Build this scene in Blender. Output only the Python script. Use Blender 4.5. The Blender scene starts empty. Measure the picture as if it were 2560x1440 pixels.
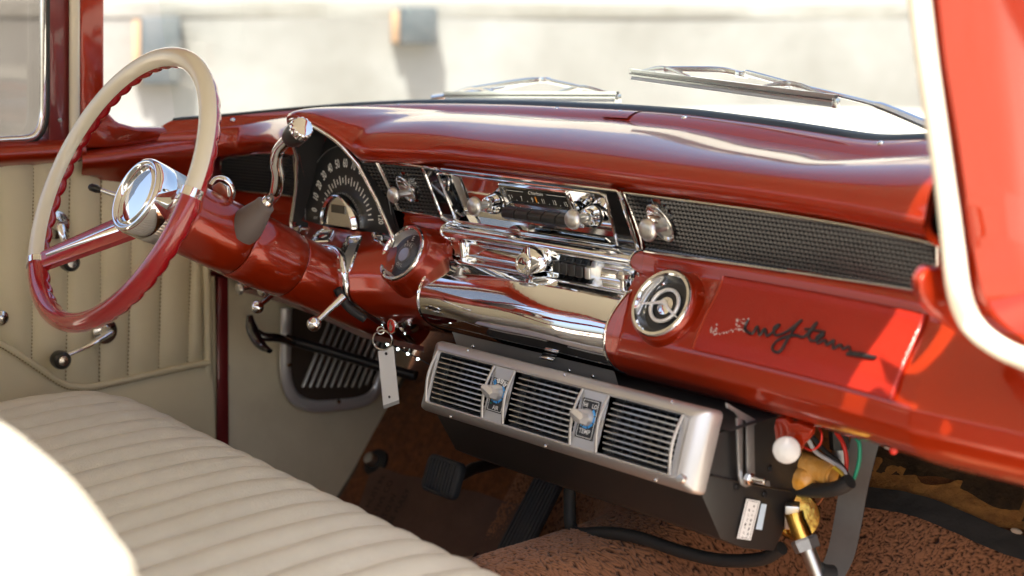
import bpy, bmesh, math, random
import numpy as np
from mathutils import Vector, Matrix
random.seed(7); rng = np.random.default_rng(7)
R_ = math.radians
scn = bpy.context.scene
col = scn.collection
# ------------------------------------------------------------------ camera
YAW, PITCH = R_(48.68), R_(9.945)
CAM = np.array([1.6310, -0.9756, 0.9726]); FPX = 3600.0
cd = bpy.data.cameras.new('camera'); cam = bpy.data.objects.new('camera', cd); col.objects.link(cam)
cam.location = CAM; cam.rotation_euler = (math.pi/2 - PITCH, 0, YAW)
cd.sensor_width = 36; cd.lens = FPX*36/2560; cd.clip_start = .05; cd.clip_end = 500
cd.dof.use_dof = True; cd.dof.focus_distance = 2.22; cd.dof.aperture_fstop = 2.8
scn.camera = cam
# ------------------------------------------------------------------ light
SUN = np.array([.275, -.37, .90]); SUN /= np.linalg.norm(SUN)
w = bpy.data.worlds.new('World'); scn.world = w; w.use_nodes = True
nt = w.node_tree; bg = nt.nodes['Background']
sky = nt.nodes.new('ShaderNodeTexSky'); sky.sky_type = 'NISHITA'; sky.sun_disc = False
sky.sun_elevation = math.asin(SUN[2]); sky.sun_rotation = math.atan2(SUN[0], SUN[1])
sky.air_density = 1.0; sky.dust_density = 5.0
nt.links.new(sky.outputs[0], bg.inputs[0]); bg.inputs[1].default_value = .12
sl = bpy.data.lights.new('sun', 'SUN'); sl.energy = 5.0; sl.angle = R_(.6); sl.color = (1, .94, .84)
so = bpy.data.objects.new('sun', sl); col.objects.link(so)
so.rotation_euler = Vector(SUN).to_track_quat('Z', 'Y').to_euler(); so.location = (4, -3, 8)
vs = scn.view_settings
vs.view_transform = 'Standard'; vs.look = 'None'; vs.exposure = 1.65; vs.gamma = 1
# ------------------------------------------------------------------ helpers
V = lambda *a: np.array(a if len(a) > 1 else a[0], float)
def nrm(v): v = np.asarray(v, float); return v/np.linalg.norm(v)
_f = V(-math.sin(YAW)*math.cos(PITCH), math.cos(YAW)*math.cos(PITCH), -math.sin(PITCH))
_r = V(math.cos(YAW), math.sin(YAW), 0); _u = np.cross(_r, _f)
def ray(px, py): return _r*((px-1280)/FPX) + _u*((720-py)/FPX) + _f
def at(px, py, X=None, Y=None, Z=None):
    """survey a point of the car: sight line met with a plane X, Y or Z of the car"""
    d = ray(px, py)
    s = (X-CAM[0])/d[0] if X is not None else (Y-CAM[1])/d[1] if Y is not None else (Z-CAM[2])/d[2]
    return CAM + s*d
def hit(px, py, F, lo=1.0, hi=4.5):
    d = ray(px, py); s = np.linspace(lo, hi, 500)
    v = np.array([F(CAM+q*d) for q in s]); k = np.where(v[:-1]*v[1:] <= 0)[0]
    k = k[0] if len(k) else int(np.argmin(abs(v[:-1])))
    a, b = s[k], s[k+1]; fa = F(CAM+a*d)
    for _ in range(30):
        m = (a+b)/2; fm = F(CAM+m*d)
        if fa*fm <= 0: b = m
        else: a, fa = m, fm
    return CAM + a*d
def smooth(a, w):
    if w < 1: return a
    k = np.exp(-np.linspace(-2, 2, 2*w+1)**2); k /= k.sum()
    return np.convolve(np.pad(a, w, mode='edge'), k, mode='valid')
def spline(pts, n):
    """Catmull-Rom through pts, n samples"""
    p = np.array(pts, float); p = np.vstack([2*p[0]-p[1], p, 2*p[-1]-p[-2]])
    t = np.linspace(0, len(p)-3-1e-9, n); i = t.astype(int); u = (t-i)[:, None]
    a, b, c, d = p[i], p[i+1], p[i+2], p[i+3]
    return .5*(2*b+(c-a)*u+(2*a-5*b+4*c-d)*u*u+(3*b-a-3*c+d)*u**3)
class G:
    def __init__(s): s.v = []; s.f = []
    def add(s, vs, fs):
        o = len(s.v); s.v += [tuple(map(float, q)) for q in vs]; s.f += [tuple(o+i for i in q) for q in fs]; return s
    def loft(s, rows, closed_u=False, closed_v=False, cap=False):
        rows = [np.asarray(r, float) for r in rows]; n = len(rows[0]); m = len(rows)
        vs = np.vstack(rows); fs = []
        for i in range(m if closed_v else m-1):
            j = (i+1) % m
            for k in range(n if closed_u else n-1):
                l = (k+1) % n; fs.append((i*n+k, i*n+l, j*n+l, j*n+k))
        if cap: fs += [tuple(range(n))[::-1], tuple((m-1)*n+k for k in range(n))]
        return s.add(vs, fs)
    def tube(s, path, r, seg=10, closed=False, flat=1.0, up=None):
        p = np.array(path, float); n = len(p); rr = np.broadcast_to(np.asarray(r, float), (n,))
        t = (np.roll(p, -1, 0)-np.roll(p, 1, 0)) if closed else np.gradient(p, axis=0)
        t /= np.linalg.norm(t, axis=1)[:, None]+1e-12
        u = nrm(np.cross(t[0], up if up is not None else ((0, 0, 1) if abs(t[0][2]) < .9 else (1, 0, 0))))
        rows = []
        for i in range(n):
            u = u-t[i]*(u@t[i]); u = nrm(u); b = np.cross(t[i], u)
            if up is not None: u = nrm(np.cross(t[i], up)); b = np.cross(t[i], u)
            a = np.linspace(0, 2*math.pi, seg, endpoint=False)
            rows.append(p[i]+rr[i]*(np.cos(a)[:, None]*u+flat*np.sin(a)[:, None]*b))
        return s.loft(rows, closed_u=True, closed_v=closed, cap=not closed)
    def lathe(s, prof, o, axis, seg=28, cap=True):
        a = nrm(axis); u = nrm(np.cross(a, (0, 0, 1) if abs(a[2]) < .9 else (1, 0, 0))); b = np.cross(a, u); o = V(o)
        th = np.linspace(0, 2*math.pi, seg, endpoint=False)
        return s.loft([o+h*a+r*(np.cos(th)[:, None]*u+np.sin(th)[:, None]*b) for r, h in prof], closed_u=True, cap=cap)
    def prism(s, pts, off):
        p = np.array(pts, float); n = len(p)
        q = p+np.asarray(off, float)
        fs = [tuple(range(n)), tuple(range(n, 2*n))[::-1]]+[(i, (i+1) % n, n+(i+1) % n, n+i) for i in range(n)]
        return s.add(np.vstack([p, q]), fs)
    def box(s, c, ux, uy, uz, sx, sy, sz):
        c = V(c); ux, uy, uz = V(ux), V(uy), V(uz)
        p = [c-ux*sx/2-uy*sy/2-uz*sz/2, c+ux*sx/2-uy*sy/2-uz*sz/2, c+ux*sx/2+uy*sy/2-uz*sz/2, c-ux*sx/2+uy*sy/2-uz*sz/2]
        return s.prism(p, uz*sz)
    def ball(s, c, r, seg=20, sc=(1, 1, 1)):
        th = np.linspace(0, math.pi, seg//2+1)
        rows = []
        for t in th:
            a = np.linspace(0, 2*math.pi, seg, endpoint=False); k = max(math.sin(t), 1e-4)
            rows.append(V(c)+r*np.stack([k*np.cos(a)*sc[0], k*np.sin(a)*sc[1], np.full(seg, math.cos(t))*sc[2]], 1))
        return s.loft(rows, closed_u=True, cap=True)
BX, BY, BZ = V(1, 0, 0), V(0, 1, 0), V(0, 0, 1)
def mesh_obj(name, g, mat, smooth_ang=38, bevel=0, seg=2):
    me = bpy.data.meshes.new(name); me.from_pydata(g.v, [], g.f)
    bm = bmesh.new(); bm.from_mesh(me)
    bmesh.ops.recalc_face_normals(bm, faces=bm.faces)
    if bevel:
        bmesh.ops.remove_doubles(bm, verts=bm.verts, dist=1e-6)
        ed = [e for e in bm.edges if len(e.link_faces) == 2 and e.calc_face_angle(0) > R_(30)]
        bmesh.ops.bevel(bm, geom=ed, offset=bevel, segments=seg, profile=.5, affect='EDGES', clamp_overlap=True)
    bm.to_mesh(me); bm.free()
    if smooth_ang:
        me.shade_smooth(); me.set_sharp_from_angle(angle=R_(smooth_ang))
    if mat: me.materials.append(mat)
    o = bpy.data.objects.new(name, me); col.objects.link(o); return o
def tag(o, label=None, cat=None, group=None, kind=None):
    for k, v in (('label', label), ('category', cat), ('group', group), ('kind', kind)):
        if v: o[k] = v
    return o
def thing(name, label, cat, loc=(0, 0, 0), group=None):
    o = bpy.data.objects.new(name, None); col.objects.link(o); o.location = [float(q) for q in loc]
    o.empty_display_size = .05
    return tag(o, label, cat, group)
def part(name, g, mat, parent, smooth_ang=38, bevel=0, seg=2, kind=None, label=None):
    o = mesh_obj(name, g, mat, smooth_ang, bevel, seg); o.parent = parent
    if parent.type == 'EMPTY': o.location = -Vector(parent.location)
    return tag(o, label, None, None, kind)
def struct(name, g, mat, **k):
    return tag(mesh_obj(name, g, mat, **k), kind='structure')
def text(name, body, size, o, u, v, mat, parent, n=None, ext=.0002, shear=0, align='CENTER', bold=0, sx=1):
    cu = bpy.data.curves.new('t', 'FONT'); cu.body = body; cu.size = size; cu.align_x = align; cu.align_y = 'CENTER'
    cu.extrude = 0; cu.shear = shear; cu.offset = bold; cu.resolution_u = 3
    to = bpy.data.objects.new('t', cu); me = bpy.data.meshes.new_from_object(to); bpy.data.objects.remove(to)
    u, v = nrm(u), nrm(v); n = nrm(np.cross(u, v)) if n is None else n; o = V(o)
    g = G(); g.add([o+q.co.x*sx*u+q.co.y*v+n*ext for q in me.vertices], [tuple(p.vertices) for p in me.polygons])
    bpy.data.meshes.remove(me)
    if not g.v: return None
    return part(name, g, mat, parent, smooth_ang=0)
# ------------------------------------------------------------------ materials
def pbr(name, c, metal=0, rough=.5, coat=0, coat_rough=.03, bump=None, var=None, spec=.5, trans=0, sheen=0, ior=1.5, emit=None, coat_ior=1.5):
    """bump=(type, scale, strength, distance); var=(scale, other colour, amount)"""
    m = bpy.data.materials.new(name); m.use_nodes = True; n = m.node_tree; p = n.nodes['Principled BSDF']; L = n.links.new
    p.inputs['Base Color'].default_value = (*c, 1); p.inputs['Metallic'].default_value = metal; p.inputs['Roughness'].default_value = rough
    p.inputs['Coat Weight'].default_value = coat; p.inputs['Coat Roughness'].default_value = coat_rough
    p.inputs['Specular IOR Level'].default_value = spec; p.inputs['Transmission Weight'].default_value = trans; p.inputs['IOR'].default_value = ior
    p.inputs['Sheen Weight'].default_value = sheen; p.inputs['Coat IOR'].default_value = coat_ior
    if emit: p.inputs['Emission Color'].default_value = (*emit[:3], 1); p.inputs['Emission Strength'].default_value = emit[3]
    tc = n.nodes.new('ShaderNodeTexCoord')
    if var:
        t = n.nodes.new('ShaderNodeTexNoise'); t.inputs['Scale'].default_value = var[0]; t.inputs['Detail'].default_value = 6; t.inputs['Roughness'].default_value = .65
        L(tc.outputs['Object'], t.inputs['Vector'])
        r = n.nodes.new('ShaderNodeMapRange'); r.inputs[1].default_value = .35; r.inputs[2].default_value = .7; r.inputs[3].default_value = 0; r.inputs[4].default_value = var[2]
        L(t.outputs['Fac'], r.inputs[0])
        x = n.nodes.new('ShaderNodeMix'); x.data_type = 'RGBA'; x.inputs[6].default_value = (*c, 1); x.inputs[7].default_value = (*var[1], 1)
        L(r.outputs[0], x.inputs[0]); L(x.outputs[2], p.inputs['Base Color'])
    if bump:
        b = n.nodes.new('ShaderNodeBump'); b.inputs['Strength'].default_value = bump[2]; b.inputs['Distance'].default_value = bump[3]
        if bump[0] == 'voronoi':
            t = n.nodes.new('ShaderNodeTexVoronoi'); t.inputs['Scale'].default_value = bump[1]; L(tc.outputs['Object'], t.inputs['Vector']); L(t.outputs['Distance'], b.inputs['Height'])
        else:
            t = n.nodes.new('ShaderNodeTexNoise'); t.inputs['Scale'].default_value = bump[1]; t.inputs['Detail'].default_value = 3; L(tc.outputs['Object'], t.inputs['Vector']); L(t.outputs['Fac'], b.inputs['Height'])
        L(b.outputs[0], p.inputs['Normal']); 
        if coat and bump[0] != 'noise': L(b.outputs[0], p.inputs['Coat Normal'])
    return m
RED = pbr('red_paint', (.32, .021, .0025), metal=.4, rough=.30, coat=1, coat_rough=.008, var=(3, (.27, .016, .0022), .6), coat_ior=1.5, spec=.2, bump=('noise', 700, .035, .0006))
RED.node_tree.links.new(RED.node_tree.nodes['Bump'].outputs[0], RED.node_tree.nodes['Principled BSDF'].inputs['Coat Normal'])
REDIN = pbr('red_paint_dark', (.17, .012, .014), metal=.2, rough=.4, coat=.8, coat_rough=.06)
REDPL = pbr('red_plastic', (.33, .006, .010), rough=.22, coat=1, coat_rough=.03)
REDTEX = pbr('red_pebbled_vinyl', (.30, .014, .006), metal=.2, rough=.36, coat=.3, coat_rough=.14, spec=.25, bump=('voronoi', 420, .35, .0010))
CREAMPL = pbr('cream_plastic', (.70, .655, .54), rough=.25, coat=.8, coat_rough=.04)
CREAMPAINT = pbr('cream_paint', (.78, .74, .62), rough=.3, coat=1, coat_rough=.03)
VINYL = pbr('cream_vinyl', (.66, .615, .485), rough=.42, bump=('voronoi', 420, .45, .0016), var=(9, (.58, .535, .41), .8), spec=.45)
DVINYL = pbr('tan_vinyl', (.66, .585, .40), rough=.44, bump=('voronoi', 600, .22, .001), var=(5, (.59, .515, .345), .6), spec=.45)
KICK = pbr('tan_board', (.82, .73, .52), rough=.55, bump=('noise', 60, .1, .002), var=(7, (.69, .60, .41), .8))
STITCH = pbr('brown_thread', (.20, .14, .06), rough=.8)
CHROME = pbr('chrome', (.83, .84, .85), metal=1, rough=.045, bump=('noise', 35, .05, .002))
CHROMEF = pbr('flat_chrome', (.80, .80, .80), metal=1, rough=.05)
CHROME2 = pbr('worn_chrome', (.70, .69, .67), metal=1, rough=.16, bump=('noise', 120, .10, .002))
BRIGHT = pbr('polished_alloy', (.78, .78, .78), metal=.55, rough=.28)
ALU = pbr('satin_aluminium', (.62, .62, .61), metal=1, rough=.33, bump=('noise', 300, .05, .001))
SILVER = pbr('silver_painted_plastic', (.56, .55, .54), metal=.75, rough=.36, coat=.15, coat_rough=.2, bump=('noise', 1500, .12, .0004), var=(20, (.50, .49, .48), .5))
BLACK = pbr('black_plastic', (.013, .013, .014), rough=.3)
BLACKM = pbr('black_crinkle_metal', (.014, .0135, .0135), rough=.42, bump=('noise', 900, .15, .0006), var=(9, (.022, .019, .018), .7))
BLACKG = pbr('black_gloss', (.008, .008, .009), rough=.08, coat=1)
GRILLE = pbr('dark_stamped_grille', (.055, .055, .057), metal=.7, rough=.24)
DIAL = pbr('dial_black', (.016, .017, .018), rough=.35)
DIALMARK = pbr('dial_white_print', (.85, .85, .78), rough=.5)
WHITEP = pbr('white_print', (.80, .80, .78), rough=.5)
BLUEP = pbr('blue_print', (.05, .32, .72), rough=.5)
AMBER = pbr('amber_needle', (.75, .30, .03), rough=.4)
RUBBER = pbr('black_rubber', (.018, .018, .018), rough=.65, bump=('noise', 200, .2, .001))
SEAL = pbr('black_window_seal', (.012, .016, .016), rough=.35)
BOOT = pbr('grey_brown_rubber_boot', (.15, .12, .105), rough=.6, bump=('noise', 200, .15, .001))
PEDAL = pbr('grey_pedal_rubber', (.030, .033, .038), rough=.6, var=(30, (.06, .055, .05), .5))
MAT = pbr('brown_rubber_mat', (.14, .075, .050), rough=.75, bump=('noise', 60, .3, .004), var=(9, (.085, .045, .032), .9))
CARPET = pbr('brown_carpet', (.235, .082, .024), rough=.95, var=(60, (.085, .028, .010), .9), spec=.1, sheen=.15, bump=('noise', 420, .8, .003))
INSUL = pbr('dark_fibre_insulation', (.032, .022, .015), rough=.95, spec=.1, bump=('noise', 130, .6, .006), var=(22, (.085, .052, .026), .8))
INSULTORN = pbr('torn_tan_felt', (.36, .17, .050), rough=.95, spec=.1, bump=('noise', 160, .7, .005), var=(40, (.18, .08, .03), .8))
TAR = pbr('dark_tar_paper', (.025, .024, .023), rough=.7, bump=('noise', 80, .4, .004))
GOLD = pbr('brass_fitting', (.72, .46, .10), metal=1, rough=.2, bump=('noise', 90, .2, .003))
FOIL = pbr('amber_tape', (.70, .30, .02), rough=.35, coat=.4, bump=('noise', 60, .5, .006), var=(28, (.78, .56, .28), .5))
STEEL = pbr('galvanised_steel', (.40, .41, .42), metal=.85, rough=.42, var=(40, (.30, .31, .32), .8), bump=('noise', 200, .1, .001))
GREYBAR = pbr('grey_strap', (.075, .08, .085), metal=.2, rough=.5, var=(18, (.055, .058, .062), .8))
WHITEK = pbr('white_knob_plastic', (.52, .52, .51), rough=.22, coat=.5)
TAGW = pbr('white_card', (.82, .82, .80), rough=.5)
TAGCLR = pbr('clear_tag_edge', (.35, .35, .34), rough=.15)
WIRER = pbr('red_wire', (.55, .02, .01), rough=.4); WIREG = pbr('green_wire', (.0, .22, .13), rough=.4)
WIREW = pbr('white_wire', (.6, .6, .62), rough=.4); WIREY = pbr('yellow_wire', (.6, .40, .03), rough=.4); COPPER = pbr('copper_line', (.55, .26, .15), metal=.9, rough=.35)
PEARL = pbr('white_bead', (.85, .9, .9), rough=.1, coat=1)
BROWNBOX = pbr('brown_edge', (.20, .085, .04), rough=.5)
HEAD = pbr('headliner', (.62, .57, .46), rough=.85)
def glassmat(name, tint, refl=1.0, ior=1.5, dust=.0):
    m = bpy.data.materials.new(name); m.use_nodes = True; n = m.node_tree; n.nodes.clear()
    o = n.nodes.new('ShaderNodeOutputMaterial'); t = n.nodes.new('ShaderNodeBsdfTransparent'); t.inputs[0].default_value = (*tint, 1)
    g = n.nodes.new('ShaderNodeBsdfGlossy'); g.inputs['Roughness'].default_value = .01; g.inputs[0].default_value = (refl, refl, refl, 1)
    x = n.nodes.new('ShaderNodeMixShader'); ge = n.nodes.new('ShaderNodeNewGeometry'); dt = n.nodes.new('ShaderNodeVectorMath'); dt.operation = 'DOT_PRODUCT'
    def M(op, a, b=None):                                    # Schlick reflectance, the same from both sides of the pane
        q = n.nodes.new('ShaderNodeMath'); q.operation = op
        for i, v in enumerate((a, b)):
            if v is None: continue
            if isinstance(v, (int, float)): q.inputs[i].default_value = v
            else: n.links.new(v, q.inputs[i])
        return q.outputs[0]
    n.links.new(ge.outputs['Incoming'], dt.inputs[0]); n.links.new(ge.outputs['Normal'], dt.inputs[1])
    r0 = ((ior-1)/(ior+1))**2
    fr = M('ADD', M('MULTIPLY', M('POWER', M('SUBTRACT', 1.0, M('ABSOLUTE', dt.outputs['Value'])), 5.0), 1-r0), r0)
    n.links.new(fr, x.inputs[0]); n.links.new(t.outputs[0], x.inputs[1]); n.links.new(g.outputs[0], x.inputs[2]); df = n.nodes.new('ShaderNodeBsdfDiffuse'); df.inputs[0].default_value = (.8, .8, .78, 1); m2 = n.nodes.new('ShaderNodeMixShader')   # thin film of dust
    nz = n.nodes.new('ShaderNodeTexNoise'); nz.inputs['Scale'].default_value = 9; nz.inputs['Detail'].default_value = 8; tc = n.nodes.new('ShaderNodeTexCoord'); n.links.new(tc.outputs['Object'], nz.inputs['Vector'])
    n.links.new(M('MULTIPLY', nz.outputs['Fac'], dust), m2.inputs[0]); n.links.new(x.outputs[0], m2.inputs[1]); n.links.new(df.outputs[0], m2.inputs[2]); n.links.new(m2.outputs[0], o.inputs[0])
    return m
GLASS = glassmat('windshield_glass', (.93, .97, .95), dust=.09); DGLASS = glassmat('door_glass', (.62, .60, .58)); LENS = glassmat('gauge_lens', (.95, .95, .95), .8, 1.4)
def concrete(name, c1, c2, scale, bump=.3):
    m = pbr(name, c1, rough=.9, spec=.2, var=(scale, c2, .9), bump=('noise', scale*6, bump, .02)); return m
WALLM = concrete('weathered_concrete', (.265, .268, .262), (.180, .178, .166), 1.1)
WALLREFL = concrete('pale_reflector_concrete', (.44, .43, .40), (.36, .35, .31), .7)  # brighter concrete for the added wall that whitens the dash-top reflection
WALLT = concrete('stained_concrete', (.265, .265, .253), (.18, .176, .156), 1.6)
GROUNDM = concrete('pale_concrete_ground', (.46, .42, .35), (.37, .33, .27), .8)
FEND = pbr('dark_rubber_fender', (.045, .06, .07), rough=.7, var=(6, (.10, .11, .115), .8)); FENDW = pbr('weathered_wood', (.42, .28, .17), rough=.8, var=(8, (.26, .17, .11), .8))
# ------------------------------------------------------------------ place outside the car
GZ = -.36
g = G(); g.add([(-60, -60, GZ), (60, -60, GZ), (60, 60, GZ), (-60, 60, GZ)], [(0, 1, 2, 3)]); struct('ground', g, GROUNDM)
WC = CAM+nrm(V(_f[0], _f[1], 0))*9.5; WN = nrm(V(.87, -.49, 0)); WU = nrm(V(.49, .87, 0))     # quay wall: point, normal, along
def wall_pt(px, py, off=0):
    d = ray(px, py); s = ((WC+WN*off-CAM)@WN)/(d@WN); return CAM+s*d
wt = wall_pt(1200, 6)[2]
quay = thing('quay_wall', 'long pale weathered concrete quay wall beyond the windshield', 'wall', V(WC[0], WC[1], GZ))
def wpt(a, z, off=0): return V(WC[0], WC[1], 0)+WU*a+WN*off+BZ*z
rows = []
for z in np.linspace(GZ, wt-.09, 12):
    rows.append([wpt(a, z, .006*math.sin(a*1.7+z*3)) for a in np.linspace(-22, 22, 160)])
part('wall_face', G().loft(rows), WALLM, quay)
rows = []
for k, (z, off) in enumerate(((wt-.10, .004), (wt-.095, .006), (wt-.02, .008), (wt, .004), (wt+.01, -.8))):
    rows.append([wpt(a, z+.004*math.sin(a*1.3+k), off) for a in np.linspace(-22, 22, 200)])
part('coping', G().loft(rows), WALLT, quay)
part('added_reflector_wall', G().loft([[wpt(a, z, -1.3-.05*z) for a in np.linspace(-22, 22, 40)] for z in (wt-.1, wt+1.2, wt+2.4, wt+2.45)]+[[wpt(a, wt+2.45, -2.2) for a in np.linspace(-22, 22, 40)]]), WALLREFL, quay)  # added above and behind the quay so the dash top reflects white
for (x0, y0, x1, y1, dep, lab) in ((352, 42, 452, 212, .20, 'tall dark rubber fender block on the quay wall, seen behind the steering wheel'), (1002, 18, 1095, 112, .2, 'small square dark rubber fender block on the quay wall, clear of the steering wheel')):
    t = thing('fender_block', lab, 'fender', wall_pt((x0+x1)/2, y1), 'fender blocks on the quay wall')
    a, b, c, d = (wall_pt(q[0], q[1], dep) for q in ((x0, y1), (x1, y1), (x1, y0), (x0, y0)))
    part('rubber_block', G().prism([a, b, c, d], -WN*dep), FEND, t, bevel=.02)
    e = wall_pt(x0-20, y1-5, dep*.55); f_ = wall_pt(x0-20, y0+8, dep*.55); a2 = wall_pt(x0-1, y1-5, dep*.55); d2 = wall_pt(x0-1, y0+8, dep*.55)
    part('timber_backing', G().prism([e, a2, d2, f_], -WN*dep*.6), FENDW, t, bevel=.008)
# ------------------------------------------------------------------ car geometry functions
XC = -.442
def gX(X): return -.06*(np.abs(np.clip(X, -.82, .74))/.82)**4
def bmp(X, w=.16): return np.exp(-((X-XC)/w)**2)
_pz = np.array([.455, .470, .478, .485, .495, .51, .53, .555, .58, .605, .63, .645, .667, .672, .763, .80])
_py = np.array([.575, .530, .510, .495, .475, .457, .447, .449, .461, .478, .498, .508, .512, .519, .479, .462])
_zz = np.linspace(.44, .82, 800); _yy = smooth(np.interp(_zz, _pz, _py), 14); _ll = smooth(np.interp(_zz, [.47, .50, .55, .595, .622, .638], [.25, .55, 1, 1, .5, 0]), 20)
def yf(X, z):
    lower = np.interp(z, _zz, _ll)        # the column housing swells out under the dials
    return np.interp(z, _zz, _yy)+gX(X)-.06*bmp(X)*np.clip((z-.50)/.08, 0, 1)-.095*np.exp(-(np.abs(X+.405)/.107)**4)*lower
def on_face(px, py, off=0): return hit(px, py, lambda p: p[1]-(yf(p[0], p[2])-off), 1.2, 3.3)
def hA(X): return .22+.50*(1-(min(abs(X), .84)/.84)**8)
XS = np.linspace(-.815, .86, 150)
def rail(pix, h, w=6):
    p = np.array([hit(a, b, lambda q: q[1]-h(q[0])) for a, b in pix]); o = np.argsort(p[:, 0]); p = p[o]
    x, z = p[:, 0], p[:, 2]
    zz = np.interp(XS, x, z)
    sl = (z[-1]-z[-2])/(x[-1]-x[-2]); zz = np.where(XS > x[-1], z[-1]+sl*.6*(XS-x[-1]), zz)
    return smooth(zz, w)
zA = rail([(290, 312), (400, 309), (560, 291), (700, 277), (850, 266), (1000, 259), (1150, 258), (1300, 261), (1556, 273), (1713, 285), (1916, 311), (2174, 352), (2329, 376)], hA)
hB = lambda X: hA(X)-.04
zB = rail([(270, 364), (400, 350), (480, 342), (620, 318), (690, 306), (760, 291), (850, 280), (1000, 273), (1300, 283), (1556, 300), (1713, 317), (1916, 353), (2174, 391), (2329, 413)], hB)
zD0 = rail([(555, 392), (620, 384), (690, 380), (1058, 412), (1552, 474), (1700, 493), (1900, 520), (2100, 553), (2345, 603)], lambda X: .477+gX(X)-.06*float(bmp(X)), 5)
ARX = np.array([0, .03, .067, .090, .117, .138, .150, .156]); ARZ = np.array([.834, .827, .800, .765, .712, .672, .650, .636])
def arch(dx): return np.interp(abs(dx), ARX, ARZ, right=0)
zD = np.maximum(zD0, np.array([arch(x-XC) for x in XS])); zD = smooth(zD, 2)
def bzy(z): return np.interp(z, [.60, .636, .65, .70, .76, .80, .834], [.446, .446, .445, .438, .422, .395, .362])
_ar = np.array([arch(x-XC) for x in XS]); _d = np.abs(XS-XC)
yD = np.where(_ar >= zD0, bzy(_ar)+.005, .477+gX(XS)-.055*np.exp(-(np.maximum(_d-.088, 0)/.11)**2)); yD = smooth(yD, 1)
yAs = np.array([hA(x) for x in XS]); yBs = yAs-.04
# ------------------------------------------------------------------ dashboard
dash = thing('dashboard', 'glossy candy-red painted metal dashboard with a rolled top pad', 'dashboard', (0, .5, .48))
rows = []
up = np.clip((zD-zD0)/.07, 0, 1)
for k in range(len(XS)):
    if XS[k] > .775: break
    x = XS[k]; B = V(yBs[k], zB[k]); rise = .030*(1-.62*up[k]); N = V(yD[k]-.010, zD[k]+rise); D = V(yD[k]+.004, zD[k])
    if B[0]-N[0] < .06: N[0] = B[0]-.06; D[0] = max(min(D[0], B[0]-.03), N[0]+.01)
    L = B[0]-N[0]; zc = max(B[1]-.004, N[1]+.004)
    c1 = V(B[0]-.60*L, zc+.006); c2 = V(N[0]+.05*L, N[1]+.034*(1-.65*up[k]))
    t = np.linspace(0, 1, 22)[:, None]
    cur = (1-t)**3*B+3*(1-t)**2*t*c1+3*(1-t)*t*t*c2+t**3*N
    c3 = V(N[0]-.008, N[1]-.016*(1-.5*up[k])); t = np.linspace(0, 1, 9)[1:, None]
    cur = np.vstack([cur, (1-t)**2*N+2*(1-t)*t*c3+t*t*D, [D+V(.02, .004)]])
    rows.append(np.column_stack([np.full(len(cur), x), cur]))
part('top_pad', G().loft(rows), RED, dash, 60)
PN = nrm(V(0, -.86, .51))
gc = on_face(1003, 632, .034); ec = on_face(1652, 757, .024)
HOLES = []                                                   # openings in the panel: polygons in (X, z)
def hole_px(pix, shrink=.0):
    q = np.array([on_face(*p)[[0, 2]] for p in pix]); c = q.mean(0); HOLES.append([tuple(c+(r-c)*(1-shrink)) for r in q])
def inside(p, poly):
    x, y = p; c = False; n = len(poly)
    for i in range(n):
        a, b = poly[i], poly[(i+1) % n]
        if (a[1] > y) != (b[1] > y) and x < (b[0]-a[0])*(y-a[1])/(b[1]-a[1])+a[0]: c = not c
    return c
hole_px([(1068, 420), (1548, 480), (1594, 622), (1116, 540)])
HOLES.append([(-.199, .485), (.222, .485), (.222, .666), (-.199, .666)])
for c, r in ((gc, .028), (ec, .036)): HOLES.append([(c[0]+.004+r*math.cos(a), c[2]-.008+r*math.sin(a)) for a in np.linspace(0, 2*math.pi, 24, endpoint=False)])
HOLES.append([(XC+d, max(arch(d)-.006, .640)) for d in np.linspace(-.140, .140, 20)]+[(XC+.138, .640), (XC-.138, .640)])
XF = np.linspace(-.815, .90, 450); zD0F = np.interp(XF, XS, zD0); rows = []
for k, x in enumerate(XF):
    lift = .045*np.clip((-x-.56)/.2, 0, 1)
    zz = np.concatenate([[zD0F[k]+.004, zD0F[k]-.003], np.linspace(zD0F[k]-.010, .6735, 26), [.6715, .667], np.linspace(.663, .492, 64), [.488, .482, .477, .473]])
    zz2 = np.where(zz < .56, zz+lift*(.56-zz)/.08, zz)
    r_ = np.column_stack([np.full(len(zz), x), yf(x, zz), zz2]); rows.append(np.vstack([r_, r_[-1]+V(0, .03, .004)]))
g = G().loft(rows); vv = np.array(g.v); bb = [(min(q[0] for q in h), max(q[0] for q in h), min(q[1] for q in h), max(q[1] for q in h)) for h in HOLES]
def cut(f):
    x, z = vv[list(f)][:, 0].mean(), vv[list(f)][:, 2].mean()
    return any(b[0] < x < b[1] and b[2] < z < b[3] and inside((x, z), h) for b, h in zip(bb, HOLES))
g.f = [f for f in g.f if not cut(f)]
part('face_panel', g, RED, dash, 60)
# rolled end that sweeps back along the driver side under the windshield corner
top = [at(203, 374, X=-.80), at(330, 358, X=-.80), at(455, 345, X=-.795), at(520, 338, X=-.79)]
mid = [at(203, 402, X=-.765), at(330, 388, X=-.765), at(455, 373, X=-.765), at(520, 365, X=-.76)]
low = [at(204, 436, X=-.785), at(330, 430, X=-.785), at(455, 432, X=-.785), at(520, 430, X=-.78)]
btm = [at(225, 440, X=-.812), at(330, 478, X=-.812), at(455, 505, X=-.812), at(520, 515, X=-.81)]
prof = [spline([top[i]+V(-.02, 0, .002), top[i], top[i]*.35+mid[i]*.65+V(.004, 0, .004), mid[i]*.75+low[i]*.25+V(.004, 0, 0), low[i], low[i]*.5+btm[i]*.5, btm[i]], 26) for i in range(4)]
pr = np.array(prof); rr_ = [np.array([spline(pr[:, j], 16)[i] for j in range(26)]) for i in range(16)]
part('end_roll', G().loft(rr_), RED, dash, 60)
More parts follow.
